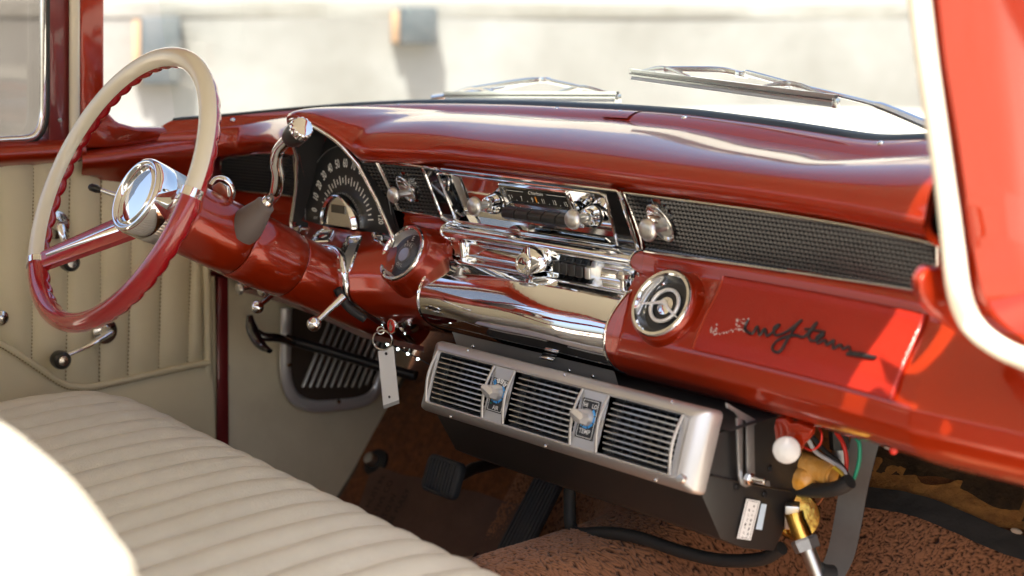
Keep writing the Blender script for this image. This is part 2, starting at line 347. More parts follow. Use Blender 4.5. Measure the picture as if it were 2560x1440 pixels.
part('inner_structure', G().loft([[V(x, yf(x, z)+(.062 if z > .48 else .075), z+(.01 if z > .75 else 0)) for x in np.linspace(-.83, .90, 60)] for z in np.linspace(.775, .475, 16)]), BLACK, dash)
part('end_joint', G().tube(rr_[12][2:20]+V(.001, 0, 0), .0018, 6), REDIN, dash)
# grilles: stamped pyramids on the face between the chrome lines
KN = [(*on_face(1024, 467)[[0, 2]], 1.0), (*on_face(1660, 550)[[0, 2]], 1.18)]
def grille(name, label, pix, pitch=.0072, off=.004, trim=.0022, tm=None):
    P3 = np.array([on_face(a, b, off) for a, b in pix]); xz = P3[:, [0, 2]]
    t = thing(name, label, 'grille', P3.mean(0))
    # dense outline on the surface
    out = []
    for i in range(len(xz)):
        a, b = xz[i], xz[(i+1) % len(xz)]; n = max(2, int(np.linalg.norm(b-a)/.02))
        for s in np.linspace(0, 1, n, endpoint=False): q = a+(b-a)*s; out.append(V(q[0], yf(q[0], q[1])-off, q[1]))
    out = np.array(out); g = G()
    x0, x1, z0, z1 = xz[:, 0].min(), xz[:, 0].max(), xz[:, 1].min(), xz[:, 1].max(); pz = pitch*.86
    for i in range(int((x1-x0)/pitch)+1):
        for j in range(int((z1-z0)/pz)+1):
            cx, cz = x0+(i+.5)*pitch, z0+(j+.5)*pz
            if not inside((cx, cz), xz) or any(((cx-k[0])/(.0180*k[2]))**2+((cz-k[1])/(.0235*k[2]))**2 < 1 for k in KN): continue
            q = [V(cx+a*pitch/2, 0, cz+b*pz/2) for a, b in ((-1, -1), (1, -1), (1, 1), (-1, 1))]
            for r in q: r[1] = yf(r[0], r[2])-off+.001
            ap = V(cx, yf(cx, cz)-off-.0036, cz+.0008)
            g.add(q+[ap], [(0, 1, 4), (1, 2, 4), (2, 3, 4), (3, 0, 4)])
    part('stamped_relief', g, GRILLE, t, 0, kind='stuff')
    ctr = xz.mean(0); bk = [V(ctr[0]+(q[0]-ctr[0]), yf(q[0], q[2])-off+.0060, q[2]) for q in out]
    n = len(bk); g = G(); g.add(bk+[V(ctr[0], yf(*ctr)-off+.0060, ctr[1])], [(i, (i+1) % n, n) for i in range(n)])
    part('backing_plate', g, BLACK, t)
    part('chrome_surround', G().tube(out+V(0, -.001, 0), trim, 8, closed=True), tm or CHROME2, t)
    return t
grille('speaker_grille', 'long dark stamped grille strip between radio and passenger pillar', [(1562, 482), (1700, 500), (1900, 527), (2100, 560), (2345, 612), (2345, 733), (2100, 697), (1900, 668), (1700, 641), (1608, 627)])
grille('speaker_grille', 'dark stamped grille panel left of the speedometer', [(553, 400), (575, 392), (640, 384), (700, 381), (735, 383), (740, 492), (640, 481), (580, 474), (556, 466)])
grille('speaker_grille', 'small wedge of dark stamped grille against the right edge of the speedometer', [(890, 402), (942, 405), (997, 524), (960, 518)])
grille('speaker_grille', 'dark stamped grille panel around the pull knob left of the radio', [(947, 406), (1056, 416), (1108, 544), (1002, 526)])
# red pods round the two dials
def frame(o, nml, xref=BX):
    n = nrm(nml); u = nrm(xref-n*(xref@n)); return o, u, np.cross(n, u), n       # origin, right, up, outward
def circ(o, u, v, r, n=40, a0=0, a1=2*math.pi, end=False):
    return [V(o)+r*(math.cos(a)*u+math.sin(a)*v) for a in np.linspace(a0, a1, n, endpoint=end)]
for c, r in ((gc, .049), (ec, .048)):
    part('dial_pod', G().lathe([(r+.020, -.050), (r+.010, -.024), (r+.006, -.010), (r+.0045, -.003), (r, 0), (r-.004, -.002)], c, PN, 48, cap=False), RED, dash, 60)
# ------------------------------------------------------------------ car body
body = thing('car_body', 'red and cream vintage car body shell round the cabin, with roof, pillars, windshield and hood', 'car', (0, 0, GZ))
_k = XS < .80; XSa, zAa, zBa, yAa = XS, zA, zB, yAs; XS, zA, zB, yAs = XS[_k], zA[_k], zB[_k], yAs[_k]
rows = []
for t in np.linspace(0, 1, 6):
    rows.append(np.column_stack([XS, yAs-.042*t-.003*math.sin(math.pi*t), zA*(1-t)+(zB-.001)*t+.004*math.sin(math.pi*t)]))
gar = part('windshield_garnish', G().loft(rows), RED, body, 60)
for px, py in ((998, 267), (1393, 276), (1552, 284), (1713, 298), (2203, 362), (332, 329), (583, 302)):
    p = hit(px, py, lambda q: q[1]-hA(q[0])+.018)+V(0, -.002, .003)
    n_ = nrm(V(0, -.45, .9)); sc = part('screw', G().lathe([(.0001, .0022), (.0026, .002), (.0046, .0008), (.005, 0), (.005, -.003)], p, n_, 14), CHROME2, gar)
p = hit(1552, 284, lambda q: q[1]-hA(q[0])+.018)
part('joint_cover', G().loft([[p+V(a, y, z) for a in (-.022, -.020, .028, .036)] for y, z in ((.020, .0050), (.010, .0055), (-.004, .0042), (-.018, -.0015), (-.022, -.005))]), RED, gar, 60)
def wsx(t): return np.column_stack([XS*(1-.10*t), yAs-.22*t*np.clip((yAs-.2)/.3, 0, 1)+.004, zA+.002+.46*t])
CURB = np.column_stack([XS, yAs+.012, zA+.001])
part('windshield_seal', G().loft([CURB+V(0, -.012, -.004), CURB+V(0, -.006, .004), CURB+V(0, .014, .006), CURB+V(0, .02, -.004)]), SEAL, body, 60)
part('windshield_glass', G().loft([wsx(t)+V(0, .006, 0) for t in np.linspace(0, 1, 10)]), GLASS, body, 60)
rows = []
for s, dz in ((.03, -.004), (.06, -.012), (.10, -.022), (.16, -.030), (.24, -.028), (.4, -.02), (.7, -.02), (1.1, -.035), (1.5, -.075), (1.62, -.13), (1.66, -.3)):
    rows.append(np.column_stack([XS*(1+.04*min(s, 1)), yAs+s, zA+dz-.02*(XS/.8)**2*min(s/.3, 1)]))
part('hood', G().loft(rows), CREAMPAINT, body, 60)
# driver side windshield post and door post
def post(pts, dirs, name, mat, par, **k):
    return part(name, G().prism(pts, dirs), mat, par, **k)
zt = 1.33
def col_strip(px0, px1, X, top=-330, y0=0, y1=380, thick=.03, lean=.07):
    a, b = at(px0, y1, X=X), at(px1, y1, X=X); c, d = at(px1, 0, X=X), at(px0, 0, X=X)
    up_ = lambda lo, hi: lo+(hi-lo)*((zt-lo[2])/(hi[2]-lo[2]))
    return [a, b, up_(b, c), up_(a, d)], V(-thick, 0, 0)
q, o_ = col_strip(200, 262, -.785, y1=345, thick=.06); part('windshield_post', G().prism(q, o_), RED, body, bevel=.006, seg=3)
crn = [at(262, 180, X=-.785), at(262, 235, X=-.785), at(272, 280, X=-.785), at(295, 305, X=-.785), at(340, 318, X=-.785), at(420, 318, X=-.80), at(420, 352, X=-.80), at(300, 368, X=-.785), at(215, 372, X=-.785), at(202, 300, X=-.785)]
part('post_foot', G().prism(crn, V(-.04, 0, 0)), RED, body, bevel=.008, seg=3)
q, o_ = col_strip(176, 201, -.778, y1=372, thick=.03); part('windlace', G().tube(spline([(q[0]+q[1])/2, (q[0]+q[1]+q[2]+q[3])/4, (q[2]+q[3])/2], 12)+V(-.004, 0, 0), .0095, 10), CREAMPL, body)
# hinge post strip and kick panel
XD = -.82
q = [at(537, 690, X=XD), at(564, 690, X=XD), at(568, 1400, X=XD), at(534, 1400, X=XD)]
part('hinge_post', G().prism([v+V(.012, 0, 0) for v in q], V(-.03, 0, 0)), REDIN, body, bevel=.004)
part('door_seal', G().tube([at(530, 690, X=XD+.012), at(534, 900, X=XD+.012), at(531, 1400, X=XD+.012)], .006, 8), pbr('tan_windlace', (.40, .34, .22), rough=.6), body)
rows = []
edge = spline([at(1015, 930, X=XD), at(990, 985, X=XD), at(960, 1060, X=XD), at(905, 1150, X=XD), at(845, 1245, X=XD), at(800, 1310, X=XD), at(760, 1380, X=XD)], 16)
for k, e in enumerate(edge):
    l = at(562, 690+ (k/15)*620, X=XD); n_ = 14
    rows.append([l+(e-l)*s+V(.004*math.sin(s*3+k*.3)-.02*max(0, s-.85)*0, 0, 0) for s in np.linspace(0, 1, n_)])
up_l, up_r = at(562, 560, X=XD), at(1060, 820, X=XD); rows.insert(0, [up_l+(up_r-up_l)*s for s in np.linspace(0, 1, 14)])
kick = part('kick_panel', G().loft(rows), KICK, body, 60)
part('panel_edge', G().tube(edge, .005, 8), pbr('dark_panel_edge', (.10, .075, .05), rough=.7), kick)
part('clip', G().lathe([(.001, .004), (.010, .003), (.012, 0)], at(562, 922, X=XD+.003), BX, 16), CREAMPL, body)
part('clip', G().lathe([(.001, .004), (.006, .003), (.007, 0)], at(562, 712, X=XD+.003), BX, 16), BLACK, body)
part('cowl_side', G().loft([[V(-.835, y, z) for y in (.15, .3, .6, 1.05)] for z in (.40, .6, .80)]), REDIN, body)
# passenger windshield post with its knee, cream windlace along the edge
XP = .86
ctr = [(2268, -230), (2285, -80), (2298, 0), (2318, 160), (2342, 320), (2365, 480), (2380, 600), (2395, 720), (2418, 790), (2450, 832), (2500, 868), (2560, 896), (2700, 950)]
inner = [(2300, -230), (2316, -80), (2326, 0), (2345, 160), (2372, 320), (2396, 480), (2412, 600), (2432, 700), (2462, 770), (2498, 812), (2540, 838), (2600, 862), (2740, 905)]
bx_ = lambda a, k=0: XP-.012+k+.13*max(0, (a-2420)/280)
I3 = spline([at(a, b, X=bx_(a)) for a, b in ctr], 60); J3 = spline([at(a, b, X=bx_(a, .002)) for a, b in inner], 60)
part('cream_windlace', G().tube(I3, np.interp(np.linspace(0, 1, 60), [0, .2, .4, .55, .7, .8, 1], [.0115, .0110, .0105, .0125, .0130, .0120, .011]), 14), CREAMPL, body, 70)
outer = [(2470, -230), (2490, -80), (2502, 0), (2522, 160), (2540, 320), (2552, 480), (2562, 600), (2580, 680), (2610, 730), (2640, 760), (2680, 785), (2720, 805), (2800, 830)]
K3 = spline([at(a, b, X=XP+.035+.10*max(0, (a-2570)/240)) for a, b in outer], 60)
M3 = spline([at(a, b, X=XP+.03+.10*max(0, (a-2560)/240)) for a, b in [(q[0]*.25+r[0]*.75, q[1]*.25+r[1]*.75) for q, r in zip(inner, outer)]], 60)
part('windshield_post', G().loft([J3+V(-.03, .03, 0), J3+V(.002, 0, 0), J3*.9+M3*.1+V(.006, -.004, 0), M3+V(0, -.002, 0), K3, K3+V(.0, .05, 0), K3+V(-.06, .06, 0)]), RED, body, 45, label='sunlit red windshield post on the passenger side')
ft = [at(2320, 668, X=.82), at(2300, 700, X=.82), at(2303, 740, X=.82), at(2325, 775, X=.82), at(2370, 815, X=.82), at(2430, 850, X=.82), at(2460, 810, X=.82), at(2400, 740, X=.82), at(2362, 668, X=.82)]
part('post_flange', G().prism(ft, V(-.02, .012, 0)), RED, body, bevel=.006, seg=3)
part('fender_top', G().loft([[V(x, y, .835-.25*max(0, x-.80)-.03*max(0, y-1)) for y in (.52, .8, 1.2, 1.8, 2.2)] for x in (.765, .85, .95, 1.0)]+[[V(1.02, y, .3) for y in (.52, .8, 1.2, 1.8, 2.2)]]), RED, body, 60)
# roof
xs = np.linspace(-.74, .74, 24)
def roofrow(y, dz, sh=1): return [V(x*sh, y, 1.355-.085*abs(x/.74)**4-.02*((y+.6)/1.2)**2+dz) for x in xs]
ys = np.linspace(.50, -1.75, 26)
part('headliner', G().loft([roofrow(y, -.035, .965) for y in ys]), HEAD, body, 60)
part('roof_panel', G().loft([roofrow(y, .005) for y in ys]), CREAMPAINT, body, 60)
for s in (-1, 1):
    part('roof_rail', G().loft([[V(s*.74, y, 1.29+a), V(s*.81, y, 1.255+a), V(s*.835, y, 1.20+a), V(s*.81, y, 1.18+a), V(s*.70, y, 1.22+a), V(s*.70, y, 1.30+a)] for y in ys for a in [-.02*((y+.6)/1.2)**2]], closed_u=True, cap=True), RED, body)
    part('rear_quarter', G().loft([[V(s*.83, y, z) for y in (-.74, -1.0, -1.3, -1.9)] for z in (-.35, .2, .6, .78)]), DVINYL, body)
    part('centre_post', G().prism([V(s*.82, -1.06, .76), V(s*.82, -1.16, .76), V(s*.74, -1.16, 1.25), V(s*.74, -1.08, 1.25)], V(-s*.04, 0, 0)), CREAMPL, body, bevel=.005)
    part('rear_post', G().prism([V(s*.82, -1.5, .76), V(s*.80, -1.9, .76), V(s*.70, -1.75, 1.27), V(s*.72, -1.35, 1.27)], V(-s*.04, 0, 0)), CREAMPL, body, bevel=.005)
part('windshield_header', G().loft([[V(x*.98, .50+.02+dy, 1.355-.085*abs(x/.74)**4-.01+dz) for x in xs] for dy, dz in ((0, .012), (.03, -.01), (.02, -.045), (-.02, -.04), (-.03, -.02))]), RED, body)
part('rear_shelf', G().loft([[V(x, y, z) for x in (-.8, 0, .8)] for y, z in ((-1.45, .35), (-1.5, .8), (-1.9, .86), (-1.95, .2))]), DVINYL, body)
# ------------------------------------------------------------------ fittings of the dashboard
class Fr:
    def __init__(s, o, u, v): s.o, s.u = V(o), nrm(u); s.v = nrm(V(v)-s.u*(V(v)@s.u)); s.n = np.cross(s.u, s.v)
    def px(s, a, b, off=0):
        d = ray(a, b); return CAM+d*(((s.o+s.n*off-CAM)@s.n)/(d@s.n))
    def loc(s, p): q = V(p)-s.o; return q@s.u, q@s.v
    def pt(s, a, b, off=0): return s.o+s.u*a+s.v*b+s.n*off
def rrect(fr, c, w, h, r, off=0, n=5):
    out = []
    for (sx, sy, a0) in ((1, 1, 0), (-1, 1, 90), (-1, -1, 180), (1, -1, 270)):
        for a in np.linspace(a0, a0+90, n): out.append(fr.pt(c[0]+sx*(w/2-r)+r*math.cos(R_(a)), c[1]+sy*(h/2-r)+r*math.sin(R_(a)), off))
    return out
def ring_tube(pts, r, seg=8): return G().tube(pts, r, seg, closed=True)
# ---- radio
RF = Fr((0, .466, .763), BX, V(0, -.042, .091))
rad = thing('radio', 'chrome faced push-button car radio with black slanted bezel and lit-up dial strip', 'radio', RF.pt(-.02, -.05))
oq = [RF.px(*p, 0) for p in ((1060, 414), (1552, 475), (1603, 629), (1112, 545))]; iq = [RF.px(*p, .0) for p in ((1097, 428), (1517, 481), (1550, 612), (1145, 549))]
cc = sum(iq)/4; dn = [q-RF.n*.016+(cc-q)*.03 for q in iq]
g = G(); g.add([q+RF.n*.004 for q in oq]+[q+RF.n*.004 for q in iq]+dn, [(i, (i+1) % 4, 4+(i+1) % 4, 4+i) for i in range(4)])
part('bezel', g, BLACKG, rad, 0)
g = G(); g.add([q+RF.n*.0042 for q in iq]+dn, [(i, (i+1) % 4, 4+(i+1) % 4, 4+i) for i in range(4)]); part('inner_wall', g, CHROMEF, rad, 0)
oo = [q+RF.n*.004 for q in oq]; path = []
for i in range(4):
    a, b = oo[i], oo[(i+1) % 4]
    path += [a+(b-a)*s for s in np.linspace(.01, .99, 8)]
part('outer_trim', ring_tube(path, .0028), CHROME, rad)
ii = [q+RF.n*.0045 for q in iq]; path = []
for i in range(4):
    a, b = ii[i], ii[(i+1) % 4]; path += [a+(b-a)*s for s in np.linspace(.03, .97, 8)]
part('inner_trim', ring_tube(path, .0020), CHROME, rad)
ft_ = Fr((RF.o-RF.n*.016), RF.u, RF.v)
face = G().prism([q+RF.n*.001 for q in dn], -RF.n*.004); part('faceplate', face, CHROMEF, rad, 0)
foot = RF.px(1112, 548, .004); part('corner_foot', G().tube([foot+V(-.002, -.002, .002), foot+V(.016, -.003, -.002), foot+V(.030, -.004, -.003)], [.006, .007, .005], 10), CHROME, rad)
# dial window box
def px_local(fr, pts, off): return [fr.loc(fr.px(a, b, off)) for a, b in pts]
DO = .010
loc = px_local(RF, [(1249, 466), (1424, 488), (1417, 532), (1247, 512)], DO); x0, x1 = loc[0][0], (loc[1][0]+loc[2][0])/2; y1, y0 = (loc[0][1]+loc[1][1])/2, (loc[2][1]+loc[3][1])/2
dw, dh, dc = x1-x0, y1-y0, ((x0+x1)/2, (y0+y1)/2)
hs = part('dial_housing', G().loft([rrect(RF, dc, dw+.010, dh+.010, .004, -.018), rrect(RF, dc, dw+.010, dh+.010, .004, DO-.002), rrect(RF, dc, dw+.006, dh+.006, .003, DO), rrect(RF, dc, dw, dh, .002, DO), rrect(RF, dc, dw-.002, dh-.002, .002, DO-.006)], closed_u=True), CHROMEF, rad)
dg = part('dial_glass', G().prism(rrect(RF, dc, dw, dh, .002, DO-.006), -RF.n*.002), pbr('radio_dial_black', (.02, .021, .023), rough=.1, coat=.6), rad, 0)
for k, s in enumerate(('55', '7', '9', '11', '13', '15')):
    xx = x0+dw*(.075+.168*k)
    if k == 0:
        text('dial_number', '5', .0115, RF.pt(xx-.003, y0+dh*.36), RF.u, RF.v, DIALMARK, dg, RF.n, DO-.0054, sx=.8)
        text('dial_number', '5', .0075, RF.pt(xx+.003, y0+dh*.42), RF.u, RF.v, DIALMARK, dg, RF.n, DO-.0054, sx=.8)
    else: text('dial_number', s, .0115, RF.pt(xx, y0+dh*.36), RF.u, RF.v, DIALMARK, dg, RF.n, DO-.0054, sx=.75)
    text('dial_dot', '.', .014, RF.pt(xx+dw*.082, y0+dh*.36), RF.u, RF.v, DIALMARK, dg, RF.n, DO-.0054)
text('dial_script', 'Chieftain', .0088, RF.pt(dc[0]-.002, y0+dh*.74), RF.u, RF.v, DIALMARK, dg, RF.n, DO-.0054, shear=.45, sx=1.05)
for a, b in ((.03, .30), (.66, .95)):
    part('dial_line', G().prism([RF.pt(x0+dw*a, y0+dh*.74, DO-.0055), RF.pt(x0+dw*b, y0+dh*.74, DO-.0055), RF.pt(x0+dw*b, y0+dh*.76, DO-.0055), RF.pt(x0+dw*a, y0+dh*.76, DO-.0055)], RF.n*.0003), DIALMARK, dg, 0)
part('dial_pointer', G().box(RF.pt(x0+dw*.475, y0+dh*.42, DO-.005), RF.u, RF.v, RF.n, .0018, dh*.30, .001), AMBER, dg, 0)
bx0 = x0-.006; bw = (x1+.002-bx0)/5
for k in range(5):
    b = G(); cx = bx0+bw*(k+.5)
    prof = [(y0-.003, -.012), (y0-.003, .016), (y0-.006, .021), (y0-.013, .023), (y0-.020, .018), (y0-.022, -.012)]
    b.loft([[RF.pt(cx+s*bw*.46, a, o) for a, o in prof] for s in (-1, -.97, .97, 1)], cap=True)
    part('push_button', b, BLACK, rad, bevel=.0012)
part('button_rail', G().tube([RF.pt(x0-.004, y0-.026, .0), RF.pt(x1+.004, y0-.026, .0), RF.pt(x1+.005, y0-.020, .003), RF.pt(x1+.005, y1, .008)], .003, 8), CHROME, rad)
def radio_knob(pb, name='tuning_knob'):
    c = RF.px(*pb, -.012); ax = RF.n*.93+BZ*.37; ax = nrm(ax)
    k = part(name, G().lathe([(.0135, .043), (.0150, .045), (.0150, .0475), (.0125, .052), (.007, .0545), (.0005, .055)], c, ax, 28), ALU, rad)
    part('stem', G().lathe([(.0062, -.002), (.0062, .042), (.012, .0432)], c, ax, 20), ALU, k)
    part('ring', G().lathe([(.0165, 0), (.0165, .008), (.0155, .010), (.0155, .013), (.0125, .021), (.0085, .023), (.006, .023)], c, ax, 28), CHROME, k)
    part('band', G().lathe([(.0169, .003), (.0169, .007)], c, ax, 28, cap=False), BLACK, k)
radio_knob((1243, 508)); radio_knob((1490, 540), 'volume_knob')
# ---- chrome ashtray / heater-control roll
xa, xb = -.203, .226
prof = [(.512, .669), (.500, .6695), (.489, .667), (.483, .661), (.482, .655), (.486, .649), (.494, .645), (.499, .641), (.5015, .635), (.502, .628), (.501, .621), (.497, .6165), (.490, .6145), (.481, .6130), (.474, .609), (.460, .598), (.447, .585), (.437, .570), (.4325, .555), (.4330, .540), (.4375, .527), (.446, .515), (.457, .506), (.470, .4985), (.486, .492)]
pp = spline([(0, a, b) for a, b in prof], 90)
ash = thing('ashtray_panel', 'mirror-chrome rolled ashtray and heater-control panel below the radio', 'ashtray', (0, .48, .49))
rows = []
for x in np.linspace(xa, xb, 46):
    q = pp.copy(); q[:, 0] = x; q[:, 1] += .0005*np.sin(x*31+q[:, 2]*60)*np.clip((.61-q[:, 2])*30, 0, 1); rows.append(q)
part('chrome_roll', G().loft(rows), CHROME, ash, 60)
for x, s in ((xa, -1), (xb, 1)):
    q = pp.copy(); q[:, 0] = x; qq = q[(q[:, 1] < .515)]
    part('end_trim', G().tube(qq, .0022, 8), CHROME, ash)
    z2 = q.copy(); z2[:, 1] = .56; part('end_cap', G().loft([q, z2]), CHROME2 if s > 0 else RED, ash)
lp = [(.462, .5010), (.4645, .497), (.468, .488), (.472, .478), (.480, .468)]
lw = part('lower_plate', G().loft([[V(x, a-.0035, b-.0005) for a, b in lp] for x in np.linspace(xa+.055, xb-.006, 12)]), SILVER, ash, 60)
for x in (xa+.10, .12, .17): part('screw', G().lathe([(.0004, .002), (.003, .001), (.0034, 0)], (x, .4655, .482), V(0, -.93, -.3), 12), CHROME2, lw)
part('pull_tab', G().box((.085, .456, .4985), BX, nrm(V(0, -.8, -.5)), nrm(V(0, -.5, .8)), .030, .012, .0035), CHROME, ash, bevel=.0012)
# slot fittings
sy = .512
#part('slot_end_scoop', G().lathe([(.010, -.012), (.012, -.004), (.0135, .006), (.012, .010)], (xa+.045, .520, .629), V(0, -1, 0), 20), CHROME, ash)
for x in (xa+.036,): part('post', G().tube([V(x, .500, .616), V(x, .497, .641)], .006, 12), CHROME, ash)
bo = hit(1318, 657, lambda p: p[1]-.472)
boss = part('lock_boss', G().loft([[V(bo[0]+.004+s*w_+.0, y, bo[2]+z_) for s, z_ in ((-.8, -.012), (-1, 0), (-.72, .018), (0, .027), (.72, .021), (1.15, .005), (.9, -.010), (0, -.019))] for w_, y in ((.032, .515), (.031, .495), (.028, .480), (.024, .472), (.019, .468), (.001, .4675))], closed_u=True), CHROME, ash, 60)
lk = part('lock_cylinder', G().lathe([(.0165, -.006), (.0165, .001), (.0145, .003), (.0125, .003), (.012, .001), (.0095, .001), (.009, .0025), (.0003, .003)], bo+V(-.004, -.005, -.001), V(0, -1, .05), 28), CHROME, boss)
part('key_slot', G().box(bo+V(-.004, -.0083, -.001), nrm(V(1, 0, -.1)), nrm(V(.1, 0, 1)), BY, .011, .0024, .001), BLACK, lk, 0)
for k in range(4):
    x = bo[0]+.046+k*.0165
    part('control_button', G().box((x, .500, .629-.0004*k), BX, BY, BZ, .0158, .024, .019), BLACK, ash, bevel=.003, seg=3)
part('control_button_end', G().box((bo[0]+.046+4*.0165, .500, .6275), BX, BY, BZ, .012, .022, .019), ALU, ash, bevel=.003, seg=3)
part('post', G().lathe([(.005, -.002), (.005, .010), (.011, .014), (.012, .020), (.008, .024)], (xb-.024, .494, .6150), BZ, 18), CHROME2, ash)
#part('slot_rib', G().tube([V(-.03, .524, .622), V(-.022, .515, .628), V(-.026, .514, .640)], .005, 10), CHROME, ash)
# ---- fuel / oil gauge
def pod_base(c, r, th, cup=CHROME):
    part('rim', G().lathe([(r+.0040, -.006), (r+.0040, -.001), (r+.002, .002), (r-.002, .002), (r-.004, -.001)], c, PN, 56, cap=False), CHROME, th)
fu = thing('fuel_gauge', 'round chrome-rimmed fuel and oil gauge with a dark recessed face', 'gauge', gc)
pod_base(gc, .0465, fu)
part('cup', G().lathe([(.0440, 0), (.0430, -.004), (.0395, -.012), (.0390, -.013)], gc, PN, 56, cap=False), BRIGHT, fu)
gn = Fr(gc-PN*.012, BX, BZ-PN*(BZ@PN))
dl = part('dial', G().lathe([(.0395, 0), (.0005, .0005)], gc-PN*.013, PN, 40), DIAL, fu, 0)
part('centre_disc', G().lathe([(.0250, .001), (.0235, .0035), (.0145, .0035), (.0005, .005)], gc-PN*.013, PN, 40), pbr('grey_disc', (.10, .11, .115), rough=.4), fu)
part('centre_cap', G().lathe([(.0125, .0035), (.0120, .0075), (.0005, .0085)], gc-PN*.013, PN, 40), ALU, fu)
text('letter', 'E', .0125, gn.pt(.0, .0312), gn.u, gn.v, DIALMARK, fu, gn.n, .0012)
text('letter', '0', .0115, gn.pt(-.022, -.025), gn.u, gn.v, DIALMARK, fu, gn.n, .0012)
for word, a0, st, d in (('FUEL', 118, -19, -90), ('OIL', 245, 17, 90)):
    for i, ch in enumerate(word):
        a = R_(a0+st*i) ; rr = .0190; uu = math.cos(a+R_(d))*gn.u+math.sin(a+R_(d))*gn.v; vv = np.cross(gn.n, uu)
        text('letter', ch, .0082, gn.pt(rr*math.cos(a), rr*math.sin(a)), uu, vv, DIALMARK, fu, gn.n, .0040)
part('needle', G().tube([gn.pt(-.006, .019, .001), gn.pt(-.012, .026, .001)], .0006, 6), DIALMARK, fu)
part('lens', G().lathe([(.0435, -.003), (.025, -.0015), (.0005, -.001)], gc, PN, 40), LENS, fu)
# ---- dash emblem
em = thing('dash_emblem', 'round chrome-rimmed black emblem with a ring and swept wing, beside the glovebox', 'emblem', ec)
pod_base(ec, .046, em)
part('cup', G().lathe([(.0425, 0), (.0415, -.004), (.0365, -.014)], ec, PN, 56, cap=False), CHROME, em)
part('black_disc', G().lathe([(.0370, -.0145), (.0370, -.0140), (.0005, -.0130)], ec, PN, 48), DIAL, em)
en = Fr(ec-PN*.0130, BX, BZ-PN*(BZ@PN))
part('ring', ring_tube(circ(en.pt(0, 0, .004), en.u, en.v, .0235, 48), .0028, 10), BRIGHT, em)
part('hub', G().lathe([(.0140, -.002), (.0130, .003), (.008, .0045), (.0005, .005)], en.o, PN, 32), CHROME, em)
wg = [(a*1.05, b*1.05) for a, b in [(-.036, -.003), (-.018, .0015), (-.003, .006), (-.0005, .0075), (.0018, .0055), (.012, -.003), (.030, -.0125), (.030, -.0145), (.012, -.0075), (.001, .0), (-.004, .001), (-.018, -.0022), (-.036, -.0048)]]
part('swept_wing', G().prism([en.pt(a, b, .005) for a, b in wg], PN*.003), BRIGHT, em, bevel=.0006)
# ---- two pull knobs in teardrop cups
def pull_knob(px, kp, label, big):
    c = on_face(*px, .004); f = Fr(c, BX, V(0, -.42, .91)); t = thing('pull_knob', label, 'knob', c)
    sh = []
    for a in np.linspace(0, 2*math.pi, 36, endpoint=False): sh.append((math.cos(a)*.0165*big-.010*big*math.sin(a)*.5, math.sin(a)*.0235*big))
    part('cup', G().loft([[f.pt(a*s, b*s-(1-s)*.004, o) for a, b in sh] for s, o in ((1.06, -.006), (1.0, .009), (.93, .0095), (.72, .005), (.40, .001), (.01, .0005))], closed_u=True), CHROME, t)
    part('rim', ring_tube([f.pt(a, b, .009) for a, b in sh], .0014), CHROME2, t)
    ax = nrm(V(0, -1, -.06)); b0 = f.pt(.0035, -.009, .000)
    part('stem', G().lathe([(.013*big, .002), (.012*big, .005), (.0075, .006), (.006, .008), (.006, .036), (.010, .038)], b0, ax, 20), ALU, t)
    part('knob', G().lathe([(.0118*big, .036), (.0135*big, .0385), (.0135*big, .041), (.011*big, .045), (.006*big, .047), (.0004, .0475)], b0, ax, 28), ALU, t)
pull_knob((1024, 467), None, 'small aluminium pull knob in a chrome teardrop cup, left of the radio', 1.0)
pull_knob((1660, 550), None, 'aluminium pull knob in a chrome teardrop cup, on the long grille right of the radio', 1.18)
# ---- glovebox door
gl = thing('glovebox_door', 'pebbled red glovebox lid with a worn script badge', 'glovebox', on_face(2000, 930))
GLO = .006
c4 = [on_face(*p, GLO) for p in ((1806, 700), (2314, 775), (2222, 985), (1725, 886))]
xl, xr = (c4[0][0]+c4[3][0])/2, (c4[1][0]+c4[2][0])/2; zt_, zb_ = (c4[0][2]+c4[1][2])/2, (c4[2][2]+c4[3][2])/2
def gpt(x, z, off=GLO): return V(x, yf(x, z)-off, z)
part('lid', G().loft([[gpt(x, z, o) for x in np.linspace(xl+e, xr-e, 40)] for z, o, e in [(zt_+.0, -.004, 0), (zt_-.0005, GLO-.001, 0)]+[(z, GLO, .001) for z in np.linspace(zt_-.002, zb_+.002, 30)]+[(zb_+.0005, GLO-.001, 0), (zb_, -.004, 0)]]), REDTEX, gl, 60)
for x in (xl, xr): part('side_bead', G().tube([gpt(x, z, GLO*.6) for z in np.linspace(zt_, zb_, 24)], .0034, 8), RED if x == xl else REDTEX, gl)
def gpx(a, b): return on_face(a, b, GLO+.0022)
scr = [(1870, 800), (1862, 822), (1880, 834), (1893, 815), (1898, 838), (1912, 822), (1918, 840), (1940, 822), (1948, 812), (1935, 820), (1940, 838), (1965, 830), (1990, 812), (2004, 800), (1990, 816), (1968, 850), (1948, 880), (1930, 872), (1945, 850), (1985, 838), (2010, 842), (2035, 812), (2042, 808), (2022, 838), (2030, 852), (2050, 846), (2060, 834), (2042, 842), (2044, 858), (2062, 850), (2068, 862), (2085, 850), (2082, 872), (2100, 862), (2108, 872), (2122, 866), (2128, 880), (2150, 884), (2190, 893)]
sp = spline([gpx(a, b) for a, b in scr], 150)
part('script_badge', G().tube(sp, np.interp(np.arange(150) % 14, [0, 4, 9, 13], [.0015, .0022, .0018, .0015]), 7), BLACK, gl, label='black handwritten-style name script, its first letters worn off')
part('script_underline', G().tube([gpx(2118, 884), gpx(2150, 889), gpx(2186, 894)], .0026, 7), BLACK, gl)
part('script_stroke', G().tube([gpx(2012, 822), gpx(2040, 826), gpx(2062, 830)], .0017, 6), BLACK, gl)
g = G()
